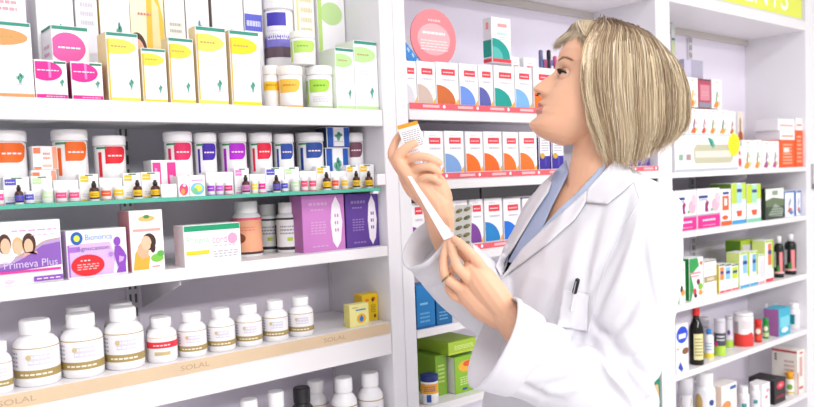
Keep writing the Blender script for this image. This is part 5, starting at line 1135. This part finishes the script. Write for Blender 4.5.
for k in range(4300):
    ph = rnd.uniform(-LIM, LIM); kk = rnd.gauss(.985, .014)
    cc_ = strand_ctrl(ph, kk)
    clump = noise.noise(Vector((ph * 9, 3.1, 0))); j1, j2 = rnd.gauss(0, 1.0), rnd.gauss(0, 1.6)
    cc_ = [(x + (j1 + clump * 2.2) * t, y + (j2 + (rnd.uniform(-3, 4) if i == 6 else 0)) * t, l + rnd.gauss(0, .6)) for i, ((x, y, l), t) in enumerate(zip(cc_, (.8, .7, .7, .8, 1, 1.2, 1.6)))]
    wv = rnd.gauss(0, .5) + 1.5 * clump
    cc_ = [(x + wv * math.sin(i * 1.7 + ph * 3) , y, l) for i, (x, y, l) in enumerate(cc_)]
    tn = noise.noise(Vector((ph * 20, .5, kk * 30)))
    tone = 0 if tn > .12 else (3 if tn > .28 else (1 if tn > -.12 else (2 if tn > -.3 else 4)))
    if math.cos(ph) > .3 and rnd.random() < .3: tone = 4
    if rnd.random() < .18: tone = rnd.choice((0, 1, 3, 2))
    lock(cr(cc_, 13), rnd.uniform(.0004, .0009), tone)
# fringe swept towards the face
for k in range(900):
    t = rnd.random(); s_ = rnd.random(); l = -24 + 62 * t
    rx = rnd.uniform(590, 618)
    end = (557 + 22 * max(0, t - .35) / .65 + rnd.gauss(0, 1.4) + 3 * s_, 42 + 30 * max(0, t - .3) * s_ + rnd.gauss(0, 1.5) + 4 * s_, l)
    mid1 = (rx - 16, 21.5 + 3.5 * t + 1.5 * s_, 6 + (l - 6) * .35); mid2 = (566 + 12 * t + 3 * s_, 30 + 14 * t ** 2 + 3 * s_, 6 + (l - 6) * .85)
    lock(cr([(rx, 22.5 + rnd.uniform(0, 2), 6), mid1, mid2, end], 9), rnd.uniform(.0006, .0011), rnd.choice((0, 1, 3, 0, 1, 2)), root_dark=rnd.random() < .5)
# temple locks hanging beside the cheek
for k in range(420):
    s_ = rnd.random(); x = 577 + 14 * s_
    lock(cr([(600 + rnd.uniform(-4, 8), 24, 8), (586 + 6 * s_, 36, 30), (574 + 13 * s_ + rnd.gauss(0, .7), 62, 41), (x - 2 + rnd.gauss(0, .8), 95, 43), (x + rnd.gauss(0, .8), 125, 42), (x + 12 + rnd.gauss(0, 1), 152 + rnd.uniform(-4, 8), 36)], 12), rnd.uniform(.0006, .0011), rnd.choice((0, 1, 3, 2, 1, 4)))
hair.build('hair', woman)

# ---- what she holds
def slab(name, corners, th, mt, label, cat, extra=None):
    """a flat sheet or box: four corners of its visible face, thickness away from the camera"""
    q = [P(*c) for c in corners]; nrm = (q[1] - q[0]).cross(q[3] - q[0]).normalized()
    if nrm.dot(CF) < 0: nrm = -nrm
    b = MB(); r = [p + nrm * th for p in q]
    b.face(q, mt); b.face(r[::-1], mt)
    for i in range(4): b.face([q[i], r[i], r[(i + 1) % 4], q[(i + 1) % 4]], mt)
    if extra: extra(b, q, nrm)
    return tag(b.build(name), label, cat)
def uvq(q, u, v): return q[0] + (q[1] - q[0]) * u + (q[3] - q[0]) * v + (q[2] - q[1] - q[3] + q[0]) * (u * v)
def small_print(b, q, nrm):
    for c, p in flat_polys(('l', 'a9a7b0', .08, .06, .92, .52, 9)): b.face([uvq(q, u, v + .12) - nrm * .0002 for u, v in p], M_(c))
    b.face([uvq(q, u, v) - nrm * .0003 for u, v in ((0, -.0), (1, -.0), (1, .10), (0, .10))], mat('f59a1e', .4))
    for c, p in flat_polys(('l', 'c9c7d0', .08, .2, .6, .5, 4)): b.face([uvq(q, u, v + .4) - nrm * .0002 for u, v in p], M_(c))
bx = slab('medicine_box', [(397, 126, fd - .004), (417, 120.5, fd - .004), (431, 157, fd - .002), (410, 164, fd - .002)], .016, mat('f7f6f8', .4), 'small white box with an orange top edge held up in her fingers', 'box', small_print)
slab('leaflet', [(407.5, 176, fd - .044), (411.5, 176.5, fd - .044), (453.5, 236.5, nd + .012), (444, 240, nd + .012)], .0015, mat('eceaf4', .5), 'narrow folded white paper leaflet stretched between her two hands', 'leaflet')
q = [P(*c) for c in ((454.5, 206, nd + .012), (472, 204.5, nd + .012), (471, 250, nd + .012), (453.5, 250, nd + .012))]
nrm = (q[1] - q[0]).cross(q[3] - q[0]).normalized(); nrm = nrm if nrm.dot(CF) > 0 else -nrm
rt = empty('blister_pack', tuple((q[0] + q[2]) / 2)); tag(rt, 'blister pack of dark capsules held between her fingers', 'blister pack'); RL = Vector(rt.location)
b = MB(); r = [p + nrm * .0005 for p in q]; fm_ = mat('c9c7c2', .3, metal=.5)
b.face([p - RL for p in q], fm_); b.face([p - RL for p in r[::-1]], fm_)
for i in range(4): b.face([p - RL for p in (q[i], r[i], r[(i + 1) % 4], q[(i + 1) % 4])], fm_)
b.build('foil_sheet', rt)
for i in range(5):
    for j in range(2):
        c = uvq(q, .27 + .46 * j, .12 + .19 * i - .03 * j); ax = (q[1] - q[0]).normalized() * .0060 + (q[0] - q[3]).normalized() * .0016
        b = MB(); blob(b, c - nrm * .001 - RL, [ax, (q[3] - q[0]).normalized() * .0036, nrm * .0042], mat(('5f5a34', '6b6238', '504c30')[(i + j) % 3], .15, coat=.6), 8); b.build('capsule', rt)
